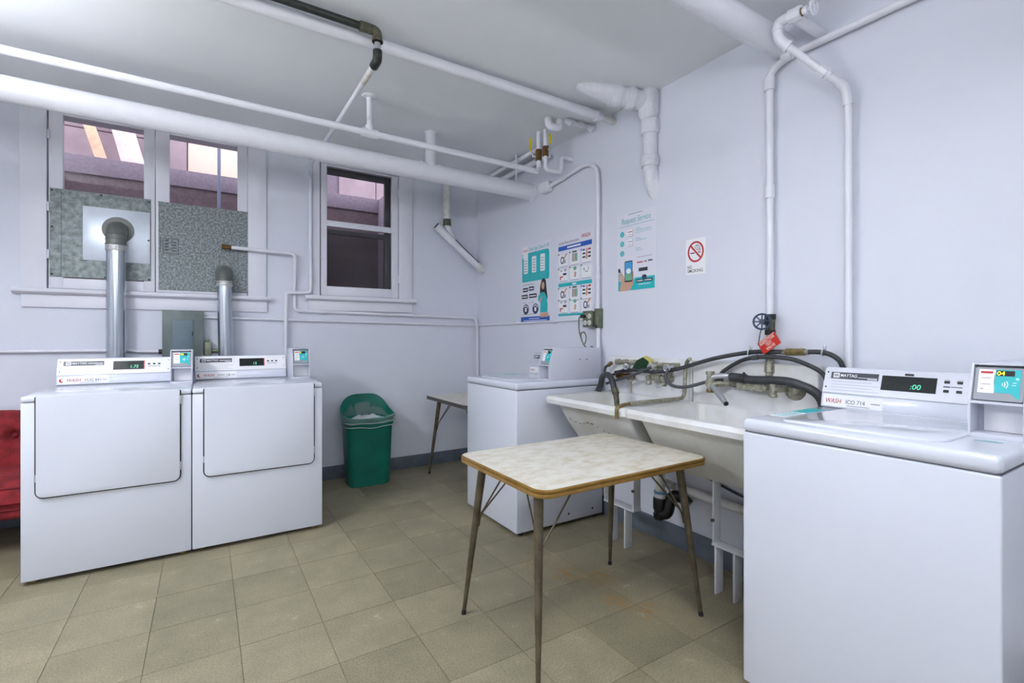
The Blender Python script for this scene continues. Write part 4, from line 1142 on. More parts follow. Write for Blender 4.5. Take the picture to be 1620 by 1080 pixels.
# waste trap and pipes under the tubs
tr_ = empty('drain_trap', (2.12, 1.82, 0.2))
tag(tr_, 'white tailpipe with black plastic trap under the tubs', 'drain trap')
cyl(bm := B(), (2.12, 1.83, 0.535), (2.12, 1.83, 0.34), 0.026, n=18); ob('tailpipe', bm, 'pipe_dirty', tr_)
cyl(bm := B(), (2.12, 1.83, 0.35), (2.12, 1.83, 0.315), 0.033, n=18); ob('slip_nut', bm, 'castiron_white', tr_)
cyl(bm := B(), (2.12, 1.83, 0.353), (2.12, 1.83, 0.341), 0.0335, n=18); ob('clamp_band', bm, 'blue_band', tr_)
bm = B(); tube(bm, fillet([(2.12, 1.83, 0.318), (2.12, 1.835, 0.225), (2.13, 1.79, 0.235), (2.15, 1.775, 0.34), (2.19, 1.74, 0.33), (2.20, 1.70, 0.30)], 0.04), 0.030, 16)
ob('trap_bend', bm, 'abs', tr_)
lathe(bm := B(), [(0.034, 0.0), (0.037, 0.008), (0.037, 0.06), (0.034, 0.07)], (2.12, 1.832, 0.25)); ob('trap_nut', bm, 'abs', tr_)
lathe(bm := B(), [(0.018, 0.0), (0.032, 0.01), (0.034, 0.035)], (2.12, 1.835, 0.192)); ob('cleanout_cap', bm, 'abs', tr_)
p = pipe('waste_line', 'white waste pipe along the wall under the tubs', [(2.14, 1.83, 0.40), (2.235, 1.83, 0.36), (2.235, 1.04, 0.345)], 0.023, 'pipe_dirty', 0.03)
bm = B(); tube(bm, spline([(2.11, 1.805, 0.47), (2.2, 1.75, 0.475), (2.26, 1.68, 0.46), (2.28, 1.5, 0.41), (2.28, 1.33, 0.38), (2.28, 1.22, 0.32), (2.28, 1.20, 0.25)]), 0.006, 8)
tag(ob('dangling_cable', bm, 'rubber_grey'), 'thin dark cable drooping along the wall under the right tub', 'cable')
bm = B(); tube(bm, spline([(2.085, 1.955, 0.40), (2.10, 1.90, 0.455), (2.105, 1.85, 0.465), (2.085, 1.80, 0.45), (2.10, 1.78, 0.49)]), 0.005, 8)
tag(ob('dangling_cable', bm, 'rubber_grey'), 'thin grey wire tied from the left stand to the white tailpipe', 'cable')

# ================================================================= DUCTS, SHEETS, PANEL ON THE BACK WALL
def sheet(name, label, x0, x1, z0, z1, m, y, th=0.003):
    o = ob(name, box(B(), x0, x1, y - th, y, z0, z1, 0.0008, 1), m)
    return tag(o, label, 'metal sheet', 'sheets covering the casement windows')
s = sheet('metal_sheet', 'mottled galvanised sheet over the left casement with a shiny patch', -0.859, -0.330, 1.596, 2.172, 'galv', BW - 0.008, 0.006)
ob('folded_edge', box(B(), -0.81, -0.801, BW - 0.0165, BW - 0.014, 1.60, 2.165, 0.0008), 'galv', s)
ob('aluminium_patch', box(B(), -0.695, -0.335, BW - 0.0185, BW - 0.0145, 1.716, 2.077, 0.0006), 'alu', s)
for (x, z) in ((-0.848, 2.158), (-0.60, 2.16), (-0.341, 2.152), (-0.848, 1.92), (-0.848, 1.612), (-0.58, 1.606), (-0.341, 1.606), (-0.343, 1.88)):
    cyl(bm := B(), (x, BW - 0.014, z), (x, BW - 0.0205, z), 0.006, n=8); ob('screw', bm, 'dark', s)
s = sheet('metal_sheet', 'speckled grey sheet over the right casement with stamped label', -0.287, 0.276, 1.539, 2.167, 'galv2', BW - 0.008, 0.006)
M = plane_M((-0.262, BW - 0.0145, 1.80), (1, 0, 0), (0, 0, 1))
lines('stamp_frame', s, 'plate', M, [rect(0.0, 0.094, 0.104, 0.108), rect(0.0, 0.094, 0.0, 0.004), rect(0.0, 0.004, 0.0, 0.108), rect(0.09, 0.094, 0.0, 0.108)] + [rect(0.012, 0.034, 0.02 + 0.022 * i, 0.032 + 0.022 * i) for i in range(4)] + [rect(0.05, 0.08, 0.018 + 0.02 * i, 0.026 + 0.02 * i) for i in range(4)] + [rect(-0.016, -0.012, 0.02, 0.11)], 0.0004)
def duct(label, x, y, z_el, r, lean, plate_r, tape_z, yw):
    """round exhaust duct from behind a dryer up to an elbow entering the sheet"""
    o = empty('exhaust_duct', (x + lean, y, 0.3))
    tag(o, label, 'exhaust duct', 'dryer exhaust ducts')
    bm = B(); cyl(bm, (x + lean, y, 0.30), (x, y, tape_z), r, n=32); d_ = ob('duct_pipe', bm, 'duct', o)
    bm = B(); tube(bm, [V((x, y, tape_z - 0.005)), V((x, y, z_el - 0.06)), V((x, y + 0.008, z_el - 0.02)), V((x, y + 0.05, z_el + 0.022)), V((x, yw, z_el + 0.03))], [r + 0.001, r + 0.002, r + 0.003, r + 0.004, r + 0.004], 28)
    e = ob('elbow', bm, 'duct_dull', o)
    for z in (z_el - 0.055, z_el - 0.02):
        bm = B(); torus(bm, (x, y + (0.008 if z > z_el - 0.03 else 0), z), (0, 0.1, 1), r + 0.0025, 0.003, 32, 6); ob('elbow_seam', bm, 'duct_dull', e)
    bm = B(); cyl(bm, (x, yw - 0.004, z_el + 0.03), (x, yw, z_el + 0.03), plate_r, n=32); ob('wall_flange', bm, 'duct_dull', e)
    bm = B(); lathe(bm, [(r + 0.002, 0), (r + 0.005, 0.006), (r + 0.003, 0.02), (r + 0.005, 0.034), (r + 0.002, 0.04)], (x, y, tape_z - 0.025), (0, 0, 1), 32); ob('foil_tape', bm, 'foil', o)
    bm = B(); torus(bm, (x, y, tape_z + 0.022), (0, 0, 1), r + 0.002, 0.004, 32, 6); ob('crimp_ring', bm, 'duct_dull', o)
    return o
duct('tall shiny exhaust duct ending in an elbow on the shiny patch', -0.510, 4.165, 1.905, 0.053, 0.0, 0.088, 1.80, BW - 0.0185)
duct('shorter leaning exhaust duct beside the grey electric panel', 0.115, 4.185, 1.655, 0.049, 0.022, 0.062, 1.60, BW - 0.0140)
ep = empty('electric_panel', (-0.138, BW, 0.97))
tag(ep, 'grey electric panel on the wall behind the dryers', 'electric panel')
ob('panel_box', box(B(), -0.258, -0.02, BW - 0.075, BW, 0.955, 1.388, 0.004), 'panelgrey', ep)
ob('panel_cover', box(B(), -0.262, -0.016, BW - 0.080, BW - 0.074, 0.951, 1.392, 0.003), 'panelgrey', ep)
dr_ = ob('panel_door', box(B(), -0.205, -0.078, BW - 0.086, BW - 0.079, 1.02, 1.322, 0.002), 'panelblue', ep)
ob('door_latch', box(B(), -0.086, -0.079, BW - 0.092, BW - 0.085, 1.21, 1.24, 0.001), 'iron', dr_)
for x, z in ((-0.25, 1.378), (-0.028, 1.378), (-0.14, 1.36)):
    cyl(bm := B(), (x, BW - 0.079, z), (x, BW - 0.083, z), 0.006, n=8); ob('screw', bm, 'outlet', ep)
js = empty('switch_box', (0.01, BW, 1.03))
tag(js, 'small grimy metal box between the grey panel and the leaning duct', 'electric box')
ob('box_body', box(B(), -0.012, 0.035, BW - 0.06, BW, 1.02, 1.165, 0.004), 'outlet', js)
ob('box_clamp', box(B(), -0.004, 0.022, BW - 0.052, BW - 0.01, 1.165, 1.185, 0.003), 'outlet', js)
cyl(bm := B(), (0.035, BW - 0.03, 1.10), (0.09, BW - 0.03, 1.095), 0.014, n=12); ob('connector', bm, 'outlet', js)

# outlet box with cord on the right wall
ou = empty('power_outlet', (2.262, 2.53, 1.265))
tag(ou, 'four-socket metal outlet box on the right wall with a cord plugged in', 'outlet')
ob('outlet_box', box(B(), 2.235, 2.289, 2.515, 2.605, 1.272, 1.378, 0.004), 'outlet', ou)
ob('outlet_cover', box(B(), 2.229, 2.236, 2.511, 2.609, 1.268, 1.382, 0.003), 'outlet', ou)
ob('mounting_channel', box(B(), 2.245, 2.289, 2.468, 2.510, 1.262, 1.395, 0.004), 'outlet', ou)
cyl(bm := B(), (2.262, 2.49, 1.262), (2.262, 2.49, 1.285), 0.02, n=12); ob('locknut', bm, 'iron', ou)
for y in (2.582, 2.538):
    for z in (1.300, 1.345):
        cyl(bm := B(), (2.229, y, z), (2.2255, y, z), 0.017, n=18); k_ = ob('socket', bm, 'ivory', ou)
        Ms = plane_M((2.2253, y, z), (0, -1, 0), (0, 0, 1))
        lines('socket_slot', k_, 'dark', Ms, [rect(-0.007, -0.005, -0.002, 0.006), rect(0.005, 0.007, -0.002, 0.006), disc(0, -0.007, 0.0025, n=8)], 0.0004)
bm = B()
tube(bm, spline([(2.215, 2.585, 1.345), (2.19, 2.60, 1.335), (2.188, 2.602, 1.29), (2.19, 2.598, 1.235), (2.195, 2.575, 1.17), (2.20, 2.555, 1.155), (2.205, 2.545, 1.20), (2.21, 2.575, 1.235), (2.212, 2.61, 1.215), (2.212, 2.585, 1.155), (2.215, 2.55, 1.12), (2.22, 2.545, 1.06), (2.255, 2.56, 1.02), (2.268, 2.575, 1.07), (2.265, 2.57, 1.12), (2.262, 2.55, 1.135), (2.262, 2.53, 1.11), (2.262, 2.525, 1.04), (2.262, 2.53, 0.9)], 8), 0.0045, 8)
cd = tag(ob('grey_cable', bm, 'outlet'), 'looped grey cable plugged into the outlet above the far washer', 'cable')
ob('plug', box(B(), 2.196, 2.2252, 2.566, 2.602, 1.332, 1.358, 0.005), 'iron', cd)

# ================================================================= POSTERS AND SIGN
def wallM(y, z, x=RW - 0.0016): return plane_M((x, y, z), (0, -1, 0), (0, 0, 1))
def poster(name, label, y, z, w, h, m='paper', cat='poster', group='notices on the right wall'):
    M = wallM(y, z)
    o = ob(name, prism(B(), rect(0, w, 0, h), -0.0012, 0.0, 'z', M=M), m, smooth=0)
    tag(o, label, cat, group)
    return o, M
# 1: app poster
po, M = poster('poster', 'poster with a large teal panel and a woman in teal, nearest the corner', 3.485, 1.318, 0.435, 0.655)
flat('teal_panel', po, 'teal', M, rrect(0.018, 0.405, 0.345, 0.585, (0.0, 0.02, 0.03, 0.0)), 0.0004)
flat('logo_card', po, 'white', M, rrect(0.028, 0.108, 0.545, 0.64, 0.008), 0.0006, 0.0002)
text('lettering', po, 'red', M, 'WASH', 0.034, 0.60, 0.026, shear=0.2, bold=0.01, width=0.066, z=0.0012)
text('lettering', po, 'tealdim', M, 'One App Does It All', 0.12, 0.60, 0.044, bold=0.004, width=0.285, z=0.0009)
for k, x in enumerate((0.045, 0.165, 0.285)):
    ph = flat('phone_picture', po, 'white', M, rrect(x, x + 0.062, 0.415, 0.545 + 0.004 * k, 0.008), 0.0004, 0.0006)
    lines('phone_print', ph, 'greydim', M, [rect(x + 0.01, x + 0.05, 0.43 + 0.022 * i, 0.436 + 0.022 * i) for i in range(5)], 0.0003, 0.0012)
lines('caption_print', po, 'tealdim', M, [rect(0.04 + 0.12 * k, 0.115 + 0.12 * k, 0.395 - 0.014 * i, 0.400 - 0.014 * i) for k in range(3) for i in range(3)] + [rect(0.13, 0.25, 0.557, 0.566)], 0.0003, 0.0006)
for (x, z, w_) in ((0.03, 0.262, 0.075), (0.118, 0.268, 0.075), (0.012, 0.205, 0.09), (0.122, 0.207, 0.11)):
    bd = flat('store_badge', po, 'darkprint', M, rrect(x, x + w_, z, z + 0.034, 0.005), 0.0004)
    lines('badge_print', bd, 'white', M, [rect(x + 0.02, x + w_ - 0.01, z + 0.012, z + 0.021), disc(x + 0.011, z + 0.017, 0.006, n=10)], 0.0003, 0.0005)
lines('fine_print', po, 'greydim', M, [rect(0.03, 0.19, 0.318, 0.323), rect(0.02, 0.09, 0.168, 0.172), rect(0.12, 0.19, 0.168, 0.172), rect(0.02, 0.2, 0.07, 0.074)], 0.0003)
for x in (0.075, 0.215):
    ic = flat('round_icon', po, 'navy', M, disc(x, 0.115, 0.043, n=24), 0.0004)
    lines('icon_print', ic, 'white', M, [[(x + 0.034 * math.cos(t), 0.115 + 0.034 * math.sin(t)) for t in [0.3 + 2.2 * i / 8 for i in range(9)]] + [(x + 0.026 * math.cos(t), 0.115 + 0.026 * math.sin(t)) for t in [2.5 - 2.2 * i / 8 for i in range(9)]], rrect(x - 0.014, x + 0.012, 0.095, 0.128, 0.006)], 0.0003, 0.0005)
pw = flat('woman_picture', po, 'hair', M, [(0.275, 0.20), (0.285, 0.30), (0.305, 0.345), (0.335, 0.355), (0.358, 0.335), (0.372, 0.25), (0.385, 0.19), (0.362, 0.17), (0.30, 0.21)], 0.0004, 0.0006)
flat('face', pw, 'skin', M, disc(0.322, 0.295, 0.020, 0.031, 16), 0.0004, 0.0012)
flat('dress', pw, 'teal', M, [(0.255, 0.215), (0.305, 0.245), (0.345, 0.24), (0.375, 0.20), (0.385, 0.13), (0.38, 0.082), (0.282, 0.078), (0.285, 0.16), (0.258, 0.175)], 0.0004, 0.0010)
lines('arms_and_skirt', pw, 'orange', M, [[(0.282, 0.076), (0.39, 0.08), (0.40, 0.045), (0.28, 0.042)], [(0.268, 0.17), (0.29, 0.16), (0.315, 0.20), (0.305, 0.215)]], 0.0003, 0.0015)
fb = flat('footer_band', po, 'blue', M, rect(0.0, 0.41, 0.005, 0.052), 0.0004, 0.0002)
lines('footer_print', fb, 'white', M, [rect(0.12, 0.27, 0.033, 0.038), rect(0.04, 0.375, 0.017, 0.022)], 0.0003, 0.0007)
# 2: instruction poster
po, M = poster('poster', 'poster of picture instructions under blue and teal bands, above the outlet', 2.985, 1.342, 0.425, 0.625)
text('lettering', po, 'darkprint', M, 'Laundry Room Instructions', 0.025, 0.560, 0.030, width=0.24, z=0.0006)
text('lettering', po, 'red', M, 'WASH', 0.29, 0.572, 0.040, shear=0.2, bold=0.012, width=0.10, z=0.0006)
b1 = flat('heading_band', po, 'blue', M, rect(0.022, 0.405, 0.512, 0.546), 0.0004)
lines('band_print', b1, 'white', M, [rect(0.13, 0.285, 0.523, 0.535)], 0.0003, 0.0005)
b2 = flat('heading_band', po, 'teal', M, rect(0.022, 0.405, 0.238, 0.266), 0.0004)
lines('band_print', b2, 'white', M, [rect(0.19, 0.235, 0.246, 0.258)], 0.0003, 0.0005)
flat('footer_band', po, 'teal', M, rect(0.022, 0.405, 0.018, 0.034), 0.0004)
for (bx_, bz) in [(c_, r_) for r_ in (0.395, 0.285, 0.135, 0.045) for c_ in (0.03, 0.165, 0.295)]:
    pic = flat('step_picture', po, 'white', M, rrect(bx_, bx_ + 0.105, bz, bz + 0.083, 0.005), 0.0003)
    k = int(bx_ * 100 + bz * 1000) % 5
    if bx_ > 0.29 and bz in (0.395, 0.135):
        lines('step_art', pic, 'darkprint', M, [rect(bx_ + 0.01, bx_ + 0.04, bz + 0.03 + 0.026 * i, bz + 0.042 + 0.026 * i) for i in range(2)] + [rect(bx_ + 0.068, bx_ + 0.098, bz + 0.03 + 0.026 * i, bz + 0.042 + 0.026 * i) for i in range(2)], 0.0003, 0.0004)
        flat('step_art', pic, 'orange', M, [(bx_ + 0.044, bz + 0.02), (bx_ + 0.062, bz + 0.02), (bx_ + 0.066, bz + 0.09), (bx_ + 0.05, bz + 0.098)], 0.0003, 0.0004)
        flat('step_art', pic, 'blue', M, rect(bx_ + 0.01, bx_ + 0.036, bz + 0.082, bz + 0.094), 0.0003, 0.0004)
        flat('step_art', pic, 'red', M, rect(bx_ + 0.07, bx_ + 0.098, bz + 0.082, bz + 0.094), 0.0003, 0.0004)
    elif bx_ < 0.1 and bz in (0.395, 0.135) or (bx_ > 0.29 and bz == 0.045):
        a = [2 * PI * i / 16 for i in range(17)]
        flat('step_art', pic, 'navy', M, [(bx_ + 0.04 + 0.022 * math.cos(t), bz + 0.045 + 0.028 * math.sin(t)) for t in a] + [(bx_ + 0.04 + 0.014 * math.cos(t), bz + 0.045 + 0.018 * math.sin(t)) for t in a[::-1]], 0.0003, 0.0004)
        flat('step_art', pic, 'orange', M, [(bx_ + 0.055, bz + 0.06), (bx_ + 0.09, bz + 0.095), (bx_ + 0.1, bz + 0.085), (bx_ + 0.066, bz + 0.05)], 0.0003, 0.0004)
        flat('step_art', pic, 'greyp', M, rect(bx_ + 0.05, bx_ + 0.085, bz + 0.02, bz + 0.045), 0.0003, 0.0004)
    elif bx_ < 0.2 and bx_ > 0.1 and bz in (0.395, 0.135):
        flat('step_art', pic, 'greyp', M, rect(bx_ + 0.02, bx_ + 0.085, bz + 0.02, bz + 0.08), 0.0003, 0.0004)
        flat('step_art', pic, 'green_p', M, rect(bx_ + 0.056, bx_ + 0.076, bz + 0.028, bz + 0.072), 0.0003, 0.0008)
        flat('step_art', pic, 'orange', M, rect(bx_ + 0.028, bx_ + 0.046, bz + 0.028, bz + 0.072), 0.0003, 0.0008)
        flat('step_art', pic, 'darkprint', M, rect(bx_ + 0.025, bx_ + 0.075, bz + 0.086, bz + 0.096), 0.0003, 0.0004)
    elif bx_ > 0.1 and bx_ < 0.2:
        flat('step_art', pic, 'green_p', M, disc(bx_ + 0.055, bz + 0.078, 0.018, 0.014, 12), 0.0003, 0.0004)
        flat('step_art', pic, 'orange', M, [(bx_ + 0.044, bz + 0.015), (bx_ + 0.064, bz + 0.015), (bx_ + 0.07, bz + 0.05), (bx_ + 0.05, bz + 0.055)], 0.0003, 0.0004)
    elif bx_ < 0.1:
        flat('step_art', pic, 'darkprint', M, rect(bx_ + 0.05, bx_ + 0.09, bz + 0.04, bz + 0.055), 0.0003, 0.0004)
        lines('step_art', pic, 'greyp', M, [rect(bx_ + 0.018, bx_ + 0.04, bz + 0.07, bz + 0.08), disc(bx_ + 0.078, bz + 0.078, 0.013, n=12)], 0.0003, 0.0004)
        flat('step_art', pic, 'red', M, [(bx_ + 0.012, bz + 0.006), (bx_ + 0.022, bz + 0.006), (bx_ + 0.024, bz + 0.024), (bx_ + 0.05, bz + 0.026), (bx_ + 0.05, bz + 0.034), (bx_ + 0.012, bz + 0.032)], 0.0003, 0.0004)
    else:
        lines('step_art', pic, 'greyp', M, [rect(bx_ + 0.02, bx_ + 0.034, bz + 0.05, bz + 0.07), rect(bx_ + 0.036, bx_ + 0.07, bz + 0.038, bz + 0.046), rect(bx_ + 0.07, bx_ + 0.078, bz + 0.05, bz + 0.075)], 0.0003, 0.0004)
    lines('step_number', po, 'darkprint', M, [disc(bx_ - 0.004, bz + 0.092, 0.0065, n=10)], 0.0003, 0.0005)
    lines('caption_print', po, 'greydim', M, [rect(bx_ + 0.005, bx_ + 0.10, bz - 0.008, bz - 0.004)], 0.0003, 0.0002)
# 3: request service poster
po, M = poster('poster', 'poster with a hand holding a phone and a teal foot, right of the conduit', 2.335, 1.493, 0.335, 0.50)
text('lettering', po, 'tealdim', M, 'Request Service', 0.042, 0.435, 0.052, shear=0.1, width=0.245, z=0.0006)
lines('title_rule', po, 'tealdim', M, [rect(0.01, 0.315, 0.418, 0.4205)], 0.0003)
lines('fine_print', po, 'greydim', M, [rect(0.10, 0.22, 0.488, 0.492)], 0.0003)
for k in range(3):
    z = 0.372 - 0.062 * k
    nb = flat('step_number', po, 'teal', M, disc(0.048, z, 0.018, n=20), 0.0004)
    text('lettering', nb, 'white', M, str(k + 1), 0.042, z - 0.009, 0.026, z=0.0009)
    if k < 2:
        ic = flat('step_icon', po, 'white', M, rrect(0.09, 0.14, z - 0.022, z + 0.022, 0.005), 0.0004)
        lines('icon_print', ic, 'greydim' if k else 'red', M, [rect(0.097, 0.133, z + 0.004, z + 0.009)], 0.0003, 0.0005)
        lines('icon_print', ic, 'greydim', M, [rect(0.10, 0.128, z - 0.012, z - 0.009), rect(0.138, 0.141, z - 0.022, z + 0.02), rect(0.095, 0.141, z - 0.024, z - 0.021)], 0.0003, 0.0005)
    lines('step_print', po, 'tealdim', M, [rect(0.165, 0.205, z + 0.016, z + 0.019), rect(0.165, 0.29 - 0.035 * k, z + 0.004, z + 0.007)] + ([rect(0.165, 0.30, z - 0.008, z - 0.006)] if k == 0 else []), 0.0003)
lines('fine_print', po, 'greydim', M, [rect(0.17, 0.30, 0.207, 0.210)], 0.0003)
lines('phone_number', po, 'red', M, [rect(0.175, 0.225, 0.172, 0.179)], 0.0003)
lines('phone_number', po, 'darkprint', M, [rect(0.235, 0.255, 0.173, 0.179), rect(0.265, 0.30, 0.174, 0.182)], 0.0003)
lines('store_badge', po, 'darkprint', M, [rect(0.19, 0.262, 0.118, 0.140)], 0.0003)
ft = flat('footer_panel', po, 'teal', M, [(0.012, 0.006), (0.318, 0.006), (0.318, 0.083), (0.16, 0.083), (0.14, 0.07), (0.012, 0.07)], 0.0004, 0.0)
lines('footer_disc', ft, 'navy', M, [disc(0.235, 0.082, 0.02, 0.014, 14)], 0.0002, 0.0003)
for x in (0.168, 0.238):
    bd = flat('store_badge', ft, 'darkprint', M, rrect(x, x + 0.064, 0.05, 0.07, 0.003), 0.0003, 0.0006)
    lines('badge_print', bd, 'white', M, [rect(x + 0.016, x + 0.056, 0.057, 0.063), disc(x + 0.009, 0.06, 0.004, n=8)], 0.0002, 0.001)
lines('footer_print', ft, 'white', M, [rect(0.185, 0.285, 0.036, 0.040)], 0.0003, 0.0005)
hd = flat('hand_picture', po, 'skin', M, [(0.025, 0.006), (0.115, 0.006), (0.14, 0.04), (0.15, 0.085), (0.145, 0.125), (0.13, 0.12), (0.125, 0.08), (0.075, 0.07), (0.06, 0.105), (0.035, 0.135), (0.045, 0.09)], 0.0004, 0.0006)
lines('background_picture', po, 'greyp', M, [[(0.012, 0.07), (0.04, 0.075), (0.04, 0.12), (0.012, 0.13)]], 0.0002, 0.0002)
lines('background_picture', po, 'darkprint', M, [[(0.012, 0.13), (0.035, 0.125), (0.03, 0.15), (0.012, 0.155)]], 0.0002, 0.0002)
ph = flat('phone_picture', po, 'darkprint', M, rrect(0.07, 0.138, 0.06, 0.195, 0.008), 0.0004, 0.001)
flat('phone_screen', ph, 'sky_p', M, rrect(0.075, 0.134, 0.115, 0.188, 0.004), 0.0003, 0.0015)
flat('phone_screen', ph, 'green_p', M, rrect(0.075, 0.134, 0.07, 0.115, 0.004), 0.0003, 0.0015)
flat('phone_logo', ph, 'white', M, disc(0.105, 0.13, 0.021, 0.017, 16), 0.0003, 0.0019)
# no smoking sign
so, M = poster('no_smoking_sign', 'white no smoking sign with red barred circle', 1.792, 1.548, 0.128, 0.198, 'white', 'sign')
c0 = (0.064, 0.125)
a = [2 * PI * i / 36 for i in range(37)]
flat('red_ring', so, 'red', M, [(c0[0] + 0.052 * math.cos(t), c0[1] + 0.058 * math.sin(t)) for t in a] + [(c0[0] + 0.042 * math.cos(t), c0[1] + 0.048 * math.sin(t)) for t in a[::-1]], 0.0006)
flat('red_bar', so, 'red', M, [(c0[0] - 0.037, c0[1] + 0.034), (c0[0] - 0.030, c0[1] + 0.041), (c0[0] + 0.037, c0[1] - 0.034), (c0[0] + 0.030, c0[1] - 0.041)], 0.0008, 0.0002)
cg = flat('cigarette', so, 'darkprint', M, rect(c0[0] - 0.034, c0[0] - 0.006, c0[1] - 0.009, c0[1] - 0.003), 0.0003)
lines('cigarette_tip', so, 'darkprint', M, [rect(c0[0] + 0.016, c0[0] + 0.024, c0[1] - 0.008, c0[1] - 0.002), rect(c0[0] + 0.026, c0[0] + 0.032, c0[1] - 0.008, c0[1] - 0.002)], 0.0003)
sm = []
for pts in ([(0.0, 0.034), (0.012, 0.03), (0.01, 0.02), (0.022, 0.016), (0.024, 0.002)], [(-0.006, 0.03), (0.002, 0.02), (0.004, 0.012), (0.016, 0.008), (0.018, 0.0)], [(0.0, 0.034), (0.014, 0.036), (0.026, 0.024), (0.03, 0.004)]):
    for p_, q_ in zip(pts, pts[1:]):
        d_ = V((q_[0] - p_[0], q_[1] - p_[1])); n_ = V((-d_.y, d_.x)).normalized() * 0.0014
        sm.append([(c0[0] + p_[0] + n_.x, c0[1] + p_[1] + n_.y), (c0[0] + p_[0] - n_.x, c0[1] + p_[1] - n_.y), (c0[0] + q_[0] - n_.x, c0[1] + q_[1] - n_.y), (c0[0] + q_[0] + n_.x, c0[1] + q_[1] + n_.y)])
lines('smoke', so, 'darkprint', M, sm, 0.0003)
text('lettering', so, 'darkprint', M, 'NO', 0.010, 0.034, 0.026, bold=0.006, width=0.030, z=0.0006)
text('lettering', so, 'darkprint', M, 'SMOKING', 0.010, 0.012, 0.026, bold=0.006, width=0.10, z=0.0006)

# ================================================================= GREEN BIN
bn = empty('waste_bin', (1.13, 4.05, 0))
tag(bn, 'green plastic waste bin with clear liner between dryer and table', 'waste bin')
def dplan(s, z, n=48, slant=0.0, z2=None):
    """flat front, rounded back outline; slant lifts the back"""
    out = []
    cx, yf = 1.128, 3.92
    hw, dp = 0.168 * s[0], 0.25 * s[1]
    yf = yf + (0.25 - dp) * 0.25 + s[2]
    for i in range(n):
        a = 2 * PI * i / n
        c, s_ = math.cos(a), math.sin(a)
        e = 0.36 if s_ < 0 else 0.62
        x = cx + hw * math.copysign(abs(c) ** (0.42 if s_ < 0 else 0.75), c)
        y = yf + dp * 0.5 + dp * 0.5 * math.copysign(abs(s_) ** e, s_)
        t = (y - yf) / dp
        out.append(V((x, y, z + slant * max(0, t) ** 0.8 * (1 - 0.62 * abs(c) ** 3.5))))
    return out
bm = B()
rings(bm, [dplan((0.94, 0.94, 0), 0.0), dplan((0.98, 0.98, 0), 0.012), dplan((0.98, 0.98, 0), 0.05), dplan((1.01, 1.0, 0), 0.058), dplan((1.13, 1.08, 0), 0.47), dplan((1.18, 1.12, -0.006), 0.485), dplan((1.20, 1.14, -0.008), 0.53, slant=0.165),
           dplan((1.25, 1.18, -0.012), 0.533, slant=0.17), dplan((1.25, 1.18, -0.012), 0.545, slant=0.17), dplan((1.20, 1.13, -0.006), 0.548, slant=0.17), dplan((1.155, 1.09, 0.0), 0.535, slant=0.16), dplan((1.10, 1.05, 0.0), 0.47), dplan((0.96, 0.94, 0), 0.10), dplan((0.90, 0.9, 0), 0.02)], cap=False)
ob('bin_body', bm, 'bin', bn, smooth=50)
bm = B(); bm.faces.new([bm.verts.new(v) for v in dplan((0.95, 0.95, 0), 0.015)])
ob('bin_floor', bm, 'bin', bn)
bm = B()
rings(bm, [dplan((1.19, 1.13, -0.010), 0.500), dplan((1.235, 1.165, -0.017), 0.512, slant=0.03), dplan((1.265, 1.19, -0.020), 0.535, slant=0.10), dplan((1.27, 1.20, -0.018), 0.552, slant=0.10), dplan((1.22, 1.15, -0.01), 0.556, slant=0.08), dplan((1.10, 1.04, 0), 0.51, slant=0.03)], cap=False)
for v in bm.verts: v.co += V((0, -0.003 * abs(math.sin(v.co.x * 60)), 0.004 * math.sin(v.co.x * 45)))
ob('bin_liner', bm, 'bag', bn, smooth=60)
for q, (zz, sl_, am) in enumerate(((0.520, 0.0, 0.012), (0.490, 0.0, 0.016))):
    lp = [v + V((0, -0.004 - 0.004 * q, 0.004 * math.sin(v.x * 31 + q) - am * math.sin((v.x - 0.93) * 7.5))) for v in dplan((1.235 - 0.02 * q, 1.17, -0.018), zz) if v.y < 3.95]
    lp.sort(key=lambda v: v.x)
    bm = B(); tube(bm, spline(lp, 3), 0.003, 8); ob('liner_fold', bm, 'bagfold', bn)
bm = B()
n = 22
g = [[None] * n for _ in range(8)]
for j in range(8):
    for i in range(n):
        x = 0.99 + 0.275 * i / (n - 1); y = 3.97 + 0.14 * j / 7
        z = 0.535 + 0.02 * noise.noise(V((x * 30, y * 30, 1))) + 0.025 * math.sin(PI * i / (n - 1)) - 0.03 * abs(j - 3.5) / 3.5
        g[j][i] = bm.verts.new((x, y, z))
for j in range(7):
    for i in range(n - 1): bm.faces.new((g[j][i], g[j][i + 1], g[j + 1][i + 1], g[j + 1][i]))
ob('crumpled_bag', bm, 'bagwhite', bn, smooth=60)

# ================================================================= RED ARMCHAIR
ch = empty('armchair', (-1.32, 3.95, 0))
tag(ch, 'red velvet armless chair with buttoned back beside the left dryer', 'armchair')
cx0, cx1 = -1.80, -0.80
def cushion(name, x0, x1, y0, y1, z0, z1, bev):
    bm = box(B(), x0, x1, y0, y1, z0, z1, bev, 4)
    return ob(name, bm, 'velvet', ch, smooth=60)
cushion('seat_base', cx0, cx1, 3.68, 4.20, 0.205, 0.31, 0.03)
bm = B()
nx, ny = 24, 14
gr = []
for j in range(ny):
    row = []
    for i in range(nx):
        u_, w_ = i / (nx - 1), j / (ny - 1)
        x = cx0 + (cx1 - cx0) * u_; y = 3.66 + 0.46 * w_
        ed = min(u_, 1 - u_, w_ * 0.6, (1 - w_)) * 9
        z = 0.385 + 0.05 * min(1, ed) ** 0.5
        row.append((x, y, z))
    gr.append(row)
top = [[bm.verts.new(p_) for p_ in r_] for r_ in gr]
bot = [[bm.verts.new((p_[0], p_[1], 0.30)) for p_ in r_] for r_ in gr]
